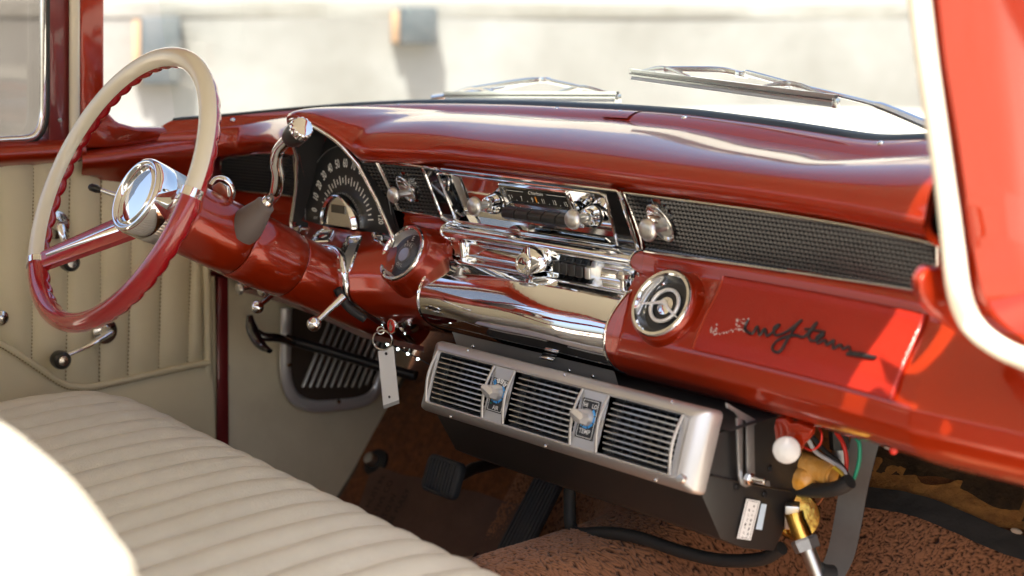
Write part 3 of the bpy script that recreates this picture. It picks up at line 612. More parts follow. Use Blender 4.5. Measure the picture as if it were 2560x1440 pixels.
for a, b in [(1790, 812), (1778, 822), (1776, 830), (1784, 838), (1798, 836), (1815, 832), (1830, 829), (1845, 826)]+[(1850+random.uniform(-12, 20), 812+random.uniform(-16, 18)) for _ in range(26)]+[(1780+random.uniform(-6, 12), 826+random.uniform(-10, 10)) for _ in range(18)]+[(1790+6*i, 836-1.6*i+random.uniform(-2, 2)) for i in range(10)]:
    p = gpx(a, b)+V(0, .0015, 0); g.ball(p, random.uniform(.0007, .0014), 6)
part('worn_letter_residue', g, pbr('grey_glue', (.55, .45, .42), rough=.6), gl, kind='stuff')
# ---- heater slots on the driver side
def slot(c4px, label, name='control_slot', depth=.005):
    P = [on_face(*p, .007) for p in c4px]; ctr_ = sum(P)/4; t = thing(name, label, 'control slot', ctr_, 'chrome control slots under the speedometer')
    lin = lambda p, q: np.array([on_face(p[0]+(q[0]-p[0])*s, p[1]+(q[1]-p[1])*s, .007) for s in np.linspace(0, 1, 12)])
    L_, R__ = lin(c4px[0], c4px[3]), lin(c4px[1], c4px[2])
    ring = list(L_)+list(R__[::-1]); part('rim', ring_tube(ring, .0032), CHROME, t)
    part('recess', G().loft([[a, a*.85+b*.15+V(0, depth*.8, 0), (a+b)/2+V(0, depth, 0), a*.15+b*.85+V(0, depth*.8, 0), b] for a, b in zip(L_, R__)]), CHROME2, t)
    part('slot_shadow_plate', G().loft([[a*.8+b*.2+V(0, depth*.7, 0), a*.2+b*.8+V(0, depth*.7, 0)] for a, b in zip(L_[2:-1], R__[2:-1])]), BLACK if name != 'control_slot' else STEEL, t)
    return t, P
slot([(722, 572), (752, 568), (735, 612), (700, 606)], 'short curved chrome control slot next to the steering column')
slot([(872, 592), (903, 594), (872, 682), (828, 672)], 'long curved chrome control slot between gauge and column')
t, P = slot([(797, 578), (832, 578), (822, 604), (778, 606)], 'small chrome odometer-like window with red and black marks', 'indicator_window', .004)
f_ = Fr(sum(P)/4+V(0, -.001, 0), BX, nrm(P[0]-P[3])); 
for i, m_ in enumerate((DIALMARK, BLACK, WIRER, DIALMARK)): part('mark', G().box(f_.pt(-.012+.008*i, -.004, .003), f_.u, f_.v, f_.n, .0045, .010, .001), m_, t, 0)
# ---- chrome trim where the column passes the dash
TI = R_(27.06); WCt = V(-.37, 0, .75); WV = V(0, math.sin(TI), math.cos(TI)); WA = V(0, math.cos(TI), -math.sin(TI))   # wheel centre, up in the wheel plane, axis towards the dash
def col_seam(a):
    for t in np.linspace(.28, .60, 640):
        p = WCt+WA*t+.056*(math.cos(a)*BX+math.sin(a)*WV)
        if p[1] >= yf(p[0], p[2])-.002: return p
    return p
cp = [col_seam(a) for a in np.linspace(R_(150), R_(-62), 50)]; cp = np.column_stack([smooth(np.array(cp)[:, i], 4) for i in range(3)])
tag(mesh_obj('column_trim', G().tube(cp, .0075, 10), CHROME), 'curved chrome trim bead beside the column where it enters the dash', 'trim')
# ------------------------------------------------------------------ speedometer
spd = thing('speedometer', 'hooded fan-shaped black speedometer with white numerals and chrome edge', 'speedometer', (XC, .44, .64))
dxs = np.concatenate([-ARX[::-1], ARX[1:]]); arc = spline([V(XC+d, 0, arch(d)) for d in dxs], 70); arc[:, 1] = bzy(arc[:, 2])
botL, botR = arc[0].copy(), arc[-1].copy()
bot = spline([botR, botR+V(-.010, -.001, -.012), V(XC+.10, bzy(.630), .630), V(XC, bzy(.629), .629), V(XC-.10, bzy(.630), .630), botL+V(.010, -.001, -.012), botL], 40)
part('bezel', ring_tube(np.vstack([arc, bot[1:-1]]), .0036, 10), CHROME, spd)
dial = Fr((-.445, .464, .652), BX, BZ)
back = np.array([V(XC+(p[0]-XC)*.93, .466, min(p[2], .80)) for p in arc])
part('hood_tunnel', G().loft([arc, arc*.55+back*.45, back]), pbr('black_tunnel', (.02, .021, .022), rough=.55), spd, 60)
part('tunnel_back', G().prism([V(p[0], .468, p[2]) for p in back], V(0, .004, 0)), DIAL, spd, 0)
half = [dial.pt(.132*math.cos(a), .132*math.sin(a), 0) for a in np.linspace(-.12, math.pi+.12, 60)]
part('dial_plate', G().prism(half, V(0, .003, 0)), DIAL, spd, 0)
part('dial_edge', G().tube(half, .0007, 6), STEEL, spd)
for k in range(13):
    if k == 11: continue
    a = R_(174-13.9*k); uu = math.sin(a)*dial.u-math.cos(a)*dial.v; vv = math.cos(a)*dial.u+math.sin(a)*dial.v
    text('numeral', str(k*10), .0215 if k < 10 else .019, dial.pt(.101*math.cos(a), .101*math.sin(a)), uu, vv, DIALMARK, spd, dial.n, .0006, sx=.62, bold=.0004)
for k in range(25):
    a = R_(174-13.9*k/2); r0, r1 = (.064, .080) if k % 2 == 0 else (.067, .076); wv = .0011
    uu = math.sin(a)*dial.u-math.cos(a)*dial.v; d_ = math.cos(a)*dial.u+math.sin(a)*dial.v
    part('tick', G().prism([dial.o+d_*r0-uu*wv+dial.n*.0004, dial.o+d_*r0+uu*wv+dial.n*.0004, dial.o+d_*r1+uu*wv+dial.n*.0004, dial.o+d_*r1-uu*wv+dial.n*.0004], dial.n*.0003), DIALMARK, spd, 0)
dc_ = dial.pt(-.002, .0); th = np.linspace(0, math.pi, 30)
def dome(r, o, h=1.0): return [dc_+r*math.cos(a)*dial.u+(h*r*math.sin(a)-.008)*dial.v+dial.n*o for a in th]
part('odometer_hood', G().loft([dome(.052, .0, 1.15), dome(.050, .022, 1.15), dome(.047, .024, 1.15), dome(.044, .020, 1.15)]), CHROME, spd, 60)
part('odometer_mirror', G().prism(dome(.0445, .016, 1.15), -dial.n*.01), CHROME2, spd, 0)
part('odometer_window', G().box(dc_+dial.v*.022+dial.n*.0165, dial.u, dial.v, dial.n, .042, .014, .002), BLACKG, spd, 0)
text('legend', 'RIGHT', .0062, dial.pt(.098, -.014), dial.u, dial.v, DIALMARK, spd, dial.n, .0006)
text('legend', 'LEFT', .0062, dial.pt(-.098, -.004), dial.u, dial.v, DIALMARK, spd, dial.n, .0006)
sill0 = np.array([V(x, bzy(.632)+.001, .632) for x in np.linspace(botL[0]+.006, botR[0]-.006, 20)]); sill1 = np.array([V(x, .463, .640) for x in np.linspace(botL[0]+.014, botR[0]-.012, 20)])
part('sill', G().loft([sill0, sill0*.5+sill1*.5+V(0, 0, .003), sill1]), CHROME, spd, 60)
part('reset_knob', G().lathe([(.003, 0), (.003, .012), (.005, .013), (.005, .018), (.001, .019)], V(botR[0]-.045, bzy(.64)+.010, .640), V(0, -1, .1), 14), CHROME2, spd)
# ------------------------------------------------------------------ steering wheel, column
wf = Fr(WCt, BX, WV)
def wang(px, py): a, b = wf.loc(wf.px(px, py)); return math.atan2(b, a)
aR, aL = wang(487, 484), wang(77, 672)
if aL < 0: aL += 2*math.pi
sw = thing('steering_wheel', 'two-tone steering wheel, cream upper rim and glossy red lower rim', 'steering wheel', WCt)
RW = .215
def rimrow(a, sec): return [WCt+(RW+r)*(math.cos(a)*BX+math.sin(a)*WV)+WA*d for r, d in sec]
fsec = [(.0150*math.cos(t), -.0155*math.sin(t)+.002) for t in np.linspace(-.05, math.pi+.05, 16)]
def arcrows(a0, a1, n, sec): return [rimrow(a, sec(a) if callable(sec) else sec) for a in np.linspace(a0, a1, n)]
part('upper_rim', G().loft(arcrows(aR, aL, 120, fsec)), CREAMPL, sw, 70)
part('lower_rim', G().loft(arcrows(aL-2*math.pi, aR, 110, fsec)), REDPL, sw, 70)
NB = 46
def bsec(a):
    ph = (a/(2*math.pi)*NB) % 1; s = abs(math.sin(math.pi*ph))**.7; k = .0006+.0048*s
    out = []
    for t in np.linspace(0, math.pi, 14):
        c = math.cos(t); inn = max(0, -c)
        out.append((.0142*c-(k*1.6*inn)*math.sin(t*1.0+.3), .0025+(.0125+k*.9)*math.sin(t)))
    return out
part('finger_grip_back', G().loft(arcrows(0, 2*math.pi, 580, bsec)), REDPL, sw, 80)
for a, nm in ((aR, 'joint_band'), (aL, 'joint_band')):
    sec = [(.0162*math.cos(t), .0165*math.sin(t)) for t in np.linspace(0, 2*math.pi, 20, endpoint=False)]
    part(nm, G().loft(arcrows(a-.028, a+.028, 5, sec), closed_u=True, cap=True), CHROME, sw)
HF = .030   # hub face below the rim plane
for a in (aR, aL):
    rim = WCt+RW*.955*(math.cos(a)*BX+math.sin(a)*WV)+WA*.004
    hub = WCt+WA*(HF+.042)+.045*(math.cos(a)*BX+math.sin(a)*WV)*1.0
    d_ = rim-hub; side = nrm(np.cross(nrm(d_), WA)); nn = nrm(np.cross(side, d_)); nn = nn if nn@WA < 0 else -nn
    rows, inl = [], []
    for t in np.linspace(0, 1, 14):
        c = hub+d_*t; wdt = .026*(1-t)+.017*t
        rows.append([c+side*wdt*x+nn*y for x, y in ((-1, -.006), (-1, .004), (-.6, .008), (.6, .008), (1, .004), (1, -.006))])
        wi = .011*(1-t)**.7+.001
        if t <= .93: inl.append([c+side*wi*x+nn*y for x, y in ((-1, .0075), (-.6, .0105), (0, .0115), (.6, .0105), (1, .0075))])
    s_ = part('spoke', G().loft(rows, closed_u=True, cap=True), REDPL, sw, 45)
    part('chrome_inlay', G().loft(inl), CHROME, s_, 60)
hb = WCt+WA*HF
part('hub_skirt', G().loft([[hb+WA*d+(r+(.0010*math.cos(64*t) if f else 0))*(math.cos(t)*BX+math.sin(t)*WV) for t in np.linspace(0, 2*math.pi, 192, endpoint=False)] for r, d, f in ((.056, .016, 0), (.0585, .018, 1), (.0585, .036, 1), (.0575, .060, 1), (.056, .062, 0))], closed_u=True), pbr('satin_fluted_metal', (.66, .65, .60), metal=.85, rough=.3), sw, 60)
part('hub_band', G().lathe([(.0590, .034), (.0605, .030), (.0605, .004), (.0585, -.001), (.0550, -.003), (.0515, -.002), (.0495, .002)], hb, WA, 64, cap=False), CHROME, sw, 50)
part('hub_ring', G().lathe([(.0500, .0025), (.0480, -.0025), (.0455, -.0035), (.0435, -.001), (.0425, .004)], hb, WA, 64, cap=False), CHROME, sw, 50)
part('hub_mirror', G().lathe([(.0435, .003), (.030, .0005), (.015, -.0008), (.0005, -.0012)], hb, WA, 64), CHROME, sw, 60)
colm = thing('steering_column', 'thick red painted steering column running down into the dash', 'steering column', WCt+WA*.5)
part('collar', G().lathe([(.040, .075), (.050, .082), (.052, .096), (.049, .104)], WCt, WA, 48), BLACK, colm)
def cone(name, pts, mat=RED): part(name, G().lathe(pts, WCt, WA, 64, cap=False), mat, colm, 50)
cone('upper_shroud', [(.048, .104), (.054, .107), (.0560, .115), (.0575, .190), (.0580, .218), (.056, .220)])
cone('shift_collar', [(.0565, .221), (.0585, .224), (.0590, .26), (.0575, .30), (.056, .325), (.054, .328)])
cone('lower_jacket', [(.054, .329), (.0550, .332), (.0535, .40), (.0520, .60), (.05, .62)])
# column brace to the dash underside (the jacket's lower flange)
# turn signal lever
tl0 = WCt+WA*.12+V(-.05, 0, .0); tip = at(228, 468, Y=.06)
tsl = thing('turn_signal_lever', 'thin chrome turn signal lever with a black tip, left of the hub', 'lever', tl0)
bse = at(318, 498, Y=.10)
part('rod', G().tube([bse, bse*.5+tip*.5, tip], [.0045, .004, .0036], 10), CHROME, tsl)
part('tip', G().tube([tip*.72+bse*.28, tip*.85+bse*.15, tip, tip+(tip-bse)*.06], [.0045, .0068, .0066, .004], 12), BLACK, tsl)
# chrome gear quadrant loop on top of the column
q0 = spline([at(526, 462, Y=.135), at(540, 446, Y=.145), at(562, 447, Y=.155), at(578, 462, Y=.165), at(583, 485, Y=.170), at(574, 505, Y=.175), at(566, 522, Y=.18)], 28)
tag(mesh_obj('gear_quadrant', G().tube(q0, np.linspace(.004, .0085, 28), 12, flat=.6), CHROME), 'curved chrome gear quadrant loop on top of the column', 'trim')
quad = thing('quadrant_plate', 'small polished plate under the chrome quadrant loop', 'plate', at(550, 485, Y=.165))
part('plate', G().prism([at(528, 466, Y=.155), at(548, 454, Y=.158), at(568, 464, Y=.166), at(570, 492, Y=.168), at(545, 500, Y=.16)], V(0, .006, -.003)), CHROME, quad, bevel=.001)
# gear lever
gv = thing('gear_lever', 'bent chrome column shift lever with ribbed chrome cap and black knob', 'gear lever', WCt+WA*.27)
_c = nrm(CAM*0+V(.99, -.06, -.11)); _t = V(.12, .45, .88); ax = nrm(_c*.50+_t*.86); b0 = WCt+WA*.200+nrm(_c*.84+_t*.54)*.052; b1 = b0+ax*.052
part('rubber_boot', G().lathe([(.027, -.014), (.0275, -.004), (.027, .004), (.0245, .016), (.0205, .030), (.0165, .042), (.0160, .046), (.0155, .050), (.0128, .052), (.009, .0525)], b0, ax, 40), BOOT, gv, 50)
lv = spline([b1-ax*.004, b1+ax*.014, at(690, 478, Y=.195), at(695, 440, Y=.185), at(690, 405, Y=.176), at(697, 375, Y=.174), at(718, 350, Y=.172), at(735, 335, Y=.170)], 50)
part('shaft', G().tube(lv, np.linspace(.0100, .0085, 50), 16), CHROME, gv)
k0, k1 = at(728, 345, Y=.171), at(778, 300, Y=.165); ka = nrm(k1-k0); kl = np.linalg.norm(k1-k0)
part('knob', G().lathe([(.0085, -.008), (.014, -.002), (.0170, .008), (.0175, .026), (.0168, .031)], k0, ka, 32), BLACK, gv)
th_ = np.linspace(0, 2*math.pi, 96, endpoint=False); ku = nrm(np.cross(ka, BZ)); kv = np.cross(ka, ku)
part('cap', G().loft([[k0+ka*h+(r+(.0006*math.copysign(1, math.cos(14*t)) if f else 0))*(math.cos(t)*ku+math.sin(t)*kv) for t in th_] for r, h, f in ((.0155, .031, 0), (.0168, .0315, 1), (.0160, .0405, 1), (.0140, .0430, 0), (.0125, .0434, 0), (.0003, .0436, 0))], closed_u=True), CHROME, gv, 45)
# ------------------------------------------------------------------ floor, toe board, firewall
def sm(x, a, b): t = np.clip((x-a)/(b-a), 0, 1); return t*t*(3-2*t)
def floor_z(X, Y):
    toe = (Y-.67)/.75-.02; base = np.logaddexp(-.03*40, toe*40)/40
    w = .155+.05*sm(Y, .4, 1.0); hump = .235*np.exp(-np.abs((X-.10)/w)**3)*(1-.55*sm(Y, .62, .95))*sm(Y, -.4, .2)
    return base+hump
def vnoise(P, s, seed):
    """smooth value noise on 2D points"""
    r = np.random.default_rng(seed); T = r.random((256, 256)); q = P*s; i = np.floor(q).astype(int); f = q-i; f = f*f*(3-2*f)
    a = T[i[:, 0] % 256, i[:, 1] % 256]; b = T[(i[:, 0]+1) % 256, i[:, 1] % 256]; c = T[i[:, 0] % 256, (i[:, 1]+1) % 256]; d = T[(i[:, 0]+1) % 256, (i[:, 1]+1) % 256]
    return (a*(1-f[:, 0])+b*f[:, 0])*(1-f[:, 1])+(c*(1-f[:, 0])+d*f[:, 0])*f[:, 1]
def loops(S, cx, cy):
    """looped pile: height field of small overlapping tufts on a jittered grid"""
    r = np.random.default_rng(11); J = r.random((128, 128, 4)); q = S/V(cx, cy); i0 = np.floor(q).astype(int); best = np.zeros(len(S))
    for a in (-1, 0, 1):
        for b in (-1, 0, 1):
            i = i0+np.array([a, b]); j = J[i[:, 0] % 128, i[:, 1] % 128]; d = (q-(i+.15+.7*j[:, :2]))*V(cx, cy)/.0050
            t = (j[:, 2]-.5)*2.2; c, s = np.cos(t), np.sin(t); u = (d[:, 0]*c+d[:, 1]*s)/1.15; v = (-d[:, 0]*s+d[:, 1]*c)/.62
            best = np.maximum(best, (1-(u*u+v*v))*(.75+.25*j[:, 3]))
    return np.clip(best, 0, 1)
def carpet(name, x0, x1, y0, y1, nx, ny, amp, zmax):
    xs_ = np.linspace(x0, x1, nx); ys_ = np.linspace(y0, y1, ny); X, Y = np.meshgrid(xs_, ys_); X, Y = X.ravel(), Y.ravel(); Z = floor_z(X, Y)
    S = np.column_stack([X, Y+Z*.9])
    wv = S+.006*np.column_stack([vnoise(S, 90, 1)-.5, vnoise(S, 90, 2)-.5])*2
    h = loops(wv, .0066, .0050); h2 = h
    d = amp*np.sqrt(np.maximum(h, h2))+.004*vnoise(S, 9, 5)
    eps = 1e-3; nx_ = -(floor_z(X+eps, Y)-Z)/eps; ny_ = -(floor_z(X, Y+eps)-Z)/eps; L_ = np.sqrt(nx_**2+ny_**2+1)
    P = np.column_stack([X+d*nx_/L_, Y+d*ny_/L_, Z+d/L_]); keep = (Z < zmax).reshape(ny, nx)
    idx = np.arange(nx*ny).reshape(ny, nx); k = keep[:-1, :-1]
    fs = np.column_stack([idx[:-1, :-1][k], idx[:-1, 1:][k], idx[1:, 1:][k], idx[1:, :-1][k]])
    me = bpy.data.meshes.new(name); me.from_pydata(P.tolist(), [], fs.tolist()); me.shade_smooth(); me.materials.append(CARPETG)
    ca = me.attributes.new('pile', 'FLOAT', 'POINT'); ca.data.foreach_set('value', np.maximum(h, h2).astype(np.float32))
    o = bpy.data.objects.new(name, me); col.objects.link(o); return o
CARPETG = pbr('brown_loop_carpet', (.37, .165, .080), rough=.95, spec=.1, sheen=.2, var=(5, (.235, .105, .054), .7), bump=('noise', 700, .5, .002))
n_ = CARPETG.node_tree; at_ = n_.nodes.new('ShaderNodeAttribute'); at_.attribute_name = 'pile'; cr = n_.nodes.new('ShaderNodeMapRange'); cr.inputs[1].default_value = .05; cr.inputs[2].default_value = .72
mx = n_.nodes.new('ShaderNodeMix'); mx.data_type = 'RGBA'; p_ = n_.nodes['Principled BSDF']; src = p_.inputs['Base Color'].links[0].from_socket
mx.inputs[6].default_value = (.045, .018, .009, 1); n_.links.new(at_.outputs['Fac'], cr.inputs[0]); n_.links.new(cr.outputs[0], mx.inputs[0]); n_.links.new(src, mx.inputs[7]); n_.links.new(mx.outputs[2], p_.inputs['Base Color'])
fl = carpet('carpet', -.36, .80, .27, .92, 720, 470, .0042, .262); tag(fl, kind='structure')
# driver side toe board, smoother pile
g = G().loft([[V(x, y, floor_z(x, y)-.004) for x in np.linspace(-.83, .83, 60)] for y in np.linspace(-.55, 1.03, 70)]); struct('floor', g, CARPET)
fw = thing('firewall_insulation', 'dark torn fibre insulation on the firewall above the passenger carpet', 'insulation', (.45, .95, .26))
def toe(x, z, off=0): return V(x, .67+(z+.02)*.75-off*.8, z+off*.6)
xs2 = np.linspace(.16, .84, 60)
part('fibre_board', G().loft([[toe(x, z+.010*math.sin(x*14), .004+.010*random.random()) for x in xs2] for z in np.linspace(.30, .62, 24)]), INSUL, fw, 80)
part('torn_felt', G().loft([[toe(x, z+.012*math.sin(x*11)+(.010*math.sin(x*37)+.006*random.random() if z > .27 else 0), .004+.006*random.random()) for x in xs2] for z in np.linspace(.262, .312, 8)]), INSULTORN, fw, 80)
part('tar_strip', G().loft([[toe(x, z+.007*math.sin(x*17), .012+.004*random.random()) for x in xs2] for z in np.linspace(.240, .268, 5)]), TAR, fw, 80)
for x0, x1, z0 in ((.30, .50, .318), (.52, .62, .300), (.63, .82, .285)):
    xx = np.linspace(x0, x1, 16); part('tar_flap', G().loft([[toe(x, z0+dz+.006*math.sin(x*40), .016+.004*random.random()) for x in xx] for dz in (-.010, .0, .02, .034)]), INSUL, fw, 80)
for x, z in ((.40, .338), (.63, .262)): part('lint', G().ball(toe(x, z, .022), .006, 8, (1.6, .6, .7)), pbr('lint', (.5, .42, .34), rough=1), fw)
g = G().loft([[V(x, y, z) for x in np.linspace(-.83, .83, 30)] for y, z in ((1.03, .46), (1.0, .62), (.92, .78), (.80, .825))]); fwall = struct('firewall', g, INSUL)
part_ = G().loft([[V(.83, y, z) for y in (.60, .8, 1.05)] for z in (-.1, .2, .5, .8)]); struct('cowl_side', part_, KICK)
# ---- heel mat with worn print
mt = thing('floor_mat', 'worn brown paper-like mat with faint black printing on the driver floor', 'mat', (-.45, .60, 0))
def flo(px, py, lift=.0): return hit(px, py, lambda p: p[2]-(floor_z(p[0], p[1])+lift), 1.5, 4)
mc = [flo(*p, .010) for p in ((930, 1165), (1300, 1260), (1150, 1480), (700, 1440))]
rows = []
for s in np.linspace(0, 1, 24):
    rows.append([(lambda q: V(q[0], q[1], floor_z(q[0], q[1])+.010+.002*math.sin(q[0]*40)+.001*random.random()))((mc[0]*(1-t)+mc[1]*t)*(1-s)+(mc[3]*(1-t)+mc[2]*t)*s) for t in np.linspace(0, 1, 24)])
part('sheet', G().loft(rows), MAT, mt, 60)
INK = pbr('black_ink', (.030, .022, .018), rough=.8)
def matline(s, a, b, size):
    p0, p1 = flo(*a, .0125), flo(*b, .0125); u = nrm(p1-p0); nn = V(0, -.4, .9); nn = nrm(nn-u*(nn@u)); v = np.cross(nn, u)
    text('print_line', s, size, p0, u, v, INK, mt, nn, .002, align='LEFT')
for s, a, b in (('ER MUST RE', (905, 1300), (968, 1175)), ('ECTIVE CO', (928, 1308), (990, 1182)), ('ATO W', (955, 1310), (1010, 1190)), ('BE FULLY', (975, 1312), (1032, 1205)), ('ER MUST B', (1165, 1410), (1228, 1300)), ('ECTIVE C', (1190, 1412), (1250, 1310)), ('ATO WALL', (1215, 1418), (1275, 1320))):
    matline(s, a, b, .020)
# ---- pedals
bp = thing('brake_pedal', 'ribbed black rubber brake pedal on the driver side', 'pedal', (-.32, .60, .17))
bf = Fr(at(1108, 1192, Y=.585), BX, nrm(V(0, .35, .94)))
sh = rrect(bf, (0, 0), .096, .068, .014, 0, 6); part('pad', G().loft([[p-bf.n*.006 for p in sh], [p+bf.n*.004 for p in sh], [bf.o+(p-bf.o)*.94+bf.n*.008 for p in sh], [bf.o+(p-bf.o)*.6+bf.n*.010 for p in sh]], closed_u=True, cap=True), PEDAL, bp, 50)
for i in range(9): part('rib', G().box(bf.pt(-.034+.0085*i, 0, .010), bf.u, bf.v, bf.n, .0042, .054, .004), PEDAL, bp, bevel=.001)
part('arm', G().tube([bf.pt(.03, .005, -.006), at(1180, 1172, Y=.64), at(1260, 1150, Y=.75), V(-.16, .86, .30)], [.010, .011, .012, .012], 10), BLACKM, bp)
gp = thing('accelerator_pedal', 'long flat ribbed black accelerator pedal', 'pedal', (-.18, .62, .03))
gq = [at(1335, 1195, Y=.70), at(1400, 1212, Y=.70), at(1290, 1432, Y=.60), at(1215, 1425, Y=.60)]
gn_ = nrm(np.cross(gq[1]-gq[0], gq[3]-gq[0])); gn_ = gn_ if gn_@(CAM-gq[0]) > 0 else -gn_
part('pad', G().prism(gq, -gn_*.012), PEDAL, gp, bevel=.003)
for i in range(8):
    t0, t1 = (i+.25)/8.2, (i+.75)/8.2; part('rib', G().prism([gq[0]*(1-t0)+gq[1]*t0, gq[0]*(1-t1)+gq[1]*t1, gq[3]*(1-t1)+gq[2]*t1, gq[3]*(1-t0)+gq[2]*t0], gn_*.0025), PEDAL, gp, 0)
ds = thing('dimmer_switch', 'round metal foot dimmer button on the toe board by the kick panel', 'switch', flo(945, 1155))
o = flo(942, 1158); nrm_t = nrm(V(.05, -.8, .6)); part('base', G().lathe([(.030, -.004), (.030, .006), (.024, .009), (.015, .010)], o, nrm_t, 24), RUBBER, ds); part('button', G().lathe([(.013, .008), (.013, .026), (.012, .029), (.009, .030), (.0005, .0305)], o, nrm_t, 24), ALU, ds)
# ------------------------------------------------------------------ bench seat
seat = thing('bench_seat', 'cream vinyl bench seat with wide stitched pleats on the cushion', 'seat', (0, -.2, -.03))
cy = spline([(0, -.62, .300), (0, -.50, .330), (0, -.35, .347), (0, -.18, .359), (0, -.05, .364), (0, .03, .360), (0, .075, .346), (0, .105, .318), (0, .118, .28), (0, .118, .20), (0, .10, .05), (0, .09, -.02)], 60)
def seat_pt(x, k, b=0):
    q = cy[k]; t0 = cy[max(k-1, 0)]; t1 = cy[min(k+1, 59)]; n = nrm(V(0, -(t1[2]-t0[2]), t1[1]-t0[1]))
    dz = -.042*x-.10*np.clip((-x-.50)/.27, 0, 1)**2.2-.03*np.clip((x-.55)/.2, 0, 1)**2; dy = -.05*np.clip((-x-.45)/.3, 0, 1)**2
    sc = np.clip((q[2]+.02)/.38, 0, 1)
    return V(x, q[1]+dy*sc, q[2]+dz*sc)+n*b
PW = .0572; x = -.665
def pleat(x, w, name='pleat'):
    rows = []
    for k in range(60):
        fade = 1 if k < 46 else max(.3, 1-(k-46)/14)
        rows.append([seat_pt(x+w*s, k, .0165*fade*(max(0, math.sin(math.pi*(.015+.97*s)))**.62)-.001+.0005*math.sin(k*.7+x*50)+.0004*math.sin(k*.33+x*23+s*3)) for s in np.linspace(0, 1, 11)])
    part(name, G().loft(rows), VINYL, seat, 75)
while x < .74: pleat(x, PW); x += PW
rows = [[seat_pt(-.665-.10*s, k, -.001+.012*math.sin(math.pi*min(1, s*1.0))) for s in np.linspace(0, 1, 10)] for k in range(60)]
part('end_border', G().loft(rows), VINYL, seat, 75)
rows = [[seat_pt(xx, k, -.004) for xx in np.linspace(-.77, .76, 20)] for k in range(60)]; part('cushion_base', G().loft(rows), VINYL, seat, 75)
# backrest: leaning back, rounded outer end
bk = spline([(.70, -.470, .40), (.70, -.500, .50), (.70, -.522, .584), (.70, -.534, .608), (.70, -.562, .654), (.70, -.589, .685), (.70, -.616, .710), (.70, -.68, .755), (.70, -.75, .79), (.70, -.83, .79), (.70, -.88, .74), (.70, -.87, .5), (.70, -.8, .3)], 48)
rows = []
cb = bk.mean(0)
for xx, s in [(.735, .75), (.728, .88), (.712, .96), (.69, 1.0)]+[(v, 1.0) for v in np.linspace(.64, -.64, 30)]+[(-.70, .96), (-.73, .85)]:
    q = bk.copy(); q[:, 1:] = cb[1:]+(q[:, 1:]-cb[1:])*s; q[:, 0] = xx; rows.append(q)
part('backrest', G().loft(rows, cap=True), VINYL, seat, 75)
sd = [rows[3][k]+V(.002, -.002, .002) for k in range(2, 36)]; part('piping', G().tube(sd, .0045, 8), CREAMPL, seat)
# ------------------------------------------------------------------ driver door
door = thing('driver_door', 'driver door with red belt rail and pleated tan vinyl trim panel', 'door', (-.82, 0, GZ+.3))
XV = -.812
ztop = .752
seam_t = [-95, -5, 80, 170, 250, 327, 404, 478, 503]; seam_b = [-90, -6, 77, 162, 246, 317, 394, 466, 503]
bcv = spline([(-130, 850, 0), (-40, 846, 0), (0, 857, 0), (60, 893, 0), (150, 953, 0), (190, 964, 0), (235, 964, 0), (330, 944, 0), (440, 919, 0), (520, 905, 0), (600, 900, 0)], 120)
def bcy(px): return float(np.interp(px, bcv[:, 0], bcv[:, 1]))
def seamX(i, s, bulge=0):
    px = seam_b[i]; b = at(px, bcy(px), X=XV); a = at(seam_t[i], 560, X=XV); t = a+(a-b)*((ztop-a[2])/(a[2]-b[2]))
    p = t*(1-s)+b*s; return p
for i in range(8):
    rows = []
    for s in np.linspace(0, 1, 18):
        L_, R__ = seamX(i, s), seamX(i+1, s); w_ = min(1, (1-s)*12+.25)
        row = []
        for q in np.linspace(0, 1, 9):
            px = seam_b[i]*(1-q)+seam_b[i+1]*q; bot_ = at(px, bcy(px), X=XV); top_ = seamX(i, 0)*(1-q)+seamX(i+1, 0)*q
            row.append(top_*(1-s)+bot_*s+V(.011*w_*max(0, math.sin(math.pi*(.02+.96*q)))**.5+.0015*math.sin(s*9+i), 0, 0))
        rows.append(row)
    part('pleat', G().loft(rows), DVINYL, door, 75)
    if i:
        g = G()
        for s in np.arange(.02, .99, .018): g.tube([seamX(i, s)+V(.0035, 0, 0), seamX(i, s+.009)+V(.0035, 0, 0)], .0011, 5)
        part('stitching', g, STITCH, door, kind='stuff')
part('backing_board', G().prism([V(XV-.004, y, z) for y, z in ((-.5, -.08), (.40, -.08), (.40, .76), (-.5, .76))], V(-.006, 0, 0)), KICK, door, 0)
rows = []
for px in np.linspace(-130, 522, 60):
    a = at(px, bcy(px), X=XV)
    rows.append([V(XV+.012*math.sin(math.pi*min(1, s*6+.12)/2*1.0)+.003, a[1], a[2]*(1-s)+(-.08)*s) for s in np.linspace(0, 1, 14)**1.5])
part('lower_panel', G().loft(rows), DVINYL, door, 75)
pipe = [at(px, bcy(px)+2, X=XV+.010) for px in np.linspace(-130, 522, 70)]
part('piping', G().tube(pipe, .0062, 8), DVINYL, door)
g = G()
for px in np.arange(-120, 515, 7.0): g.tube([at(px, bcy(px)+11, X=XV+.0165), at(px+3.6, bcy(px+3.6)+11, X=XV+.0165)], .0010, 5)
part('stitching', g, STITCH, door, kind='stuff')
part('edge_piping', G().tube(spline([at(496, 470, X=XV+.004), at(508, 600, X=XV+.004), at(516, 720, X=XV+.004), at(519, 900, X=XV+.004), at(522, 1170, X=XV+.004)], 24), .0085, 10), DVINYL, door)
part('belt_rail', G().loft([[V(x_, y_, z_) for y_ in (-.45, -.2, .0, .10, .138)] for x_, z_ in ((-.85, .80), (-.80, .796), (-.788, .792), (-.778, .786), (-.770, .776), (-.772, .765), (-.785, .757), (-.80, .752), (-.812, .748))]), RED, door, 60)
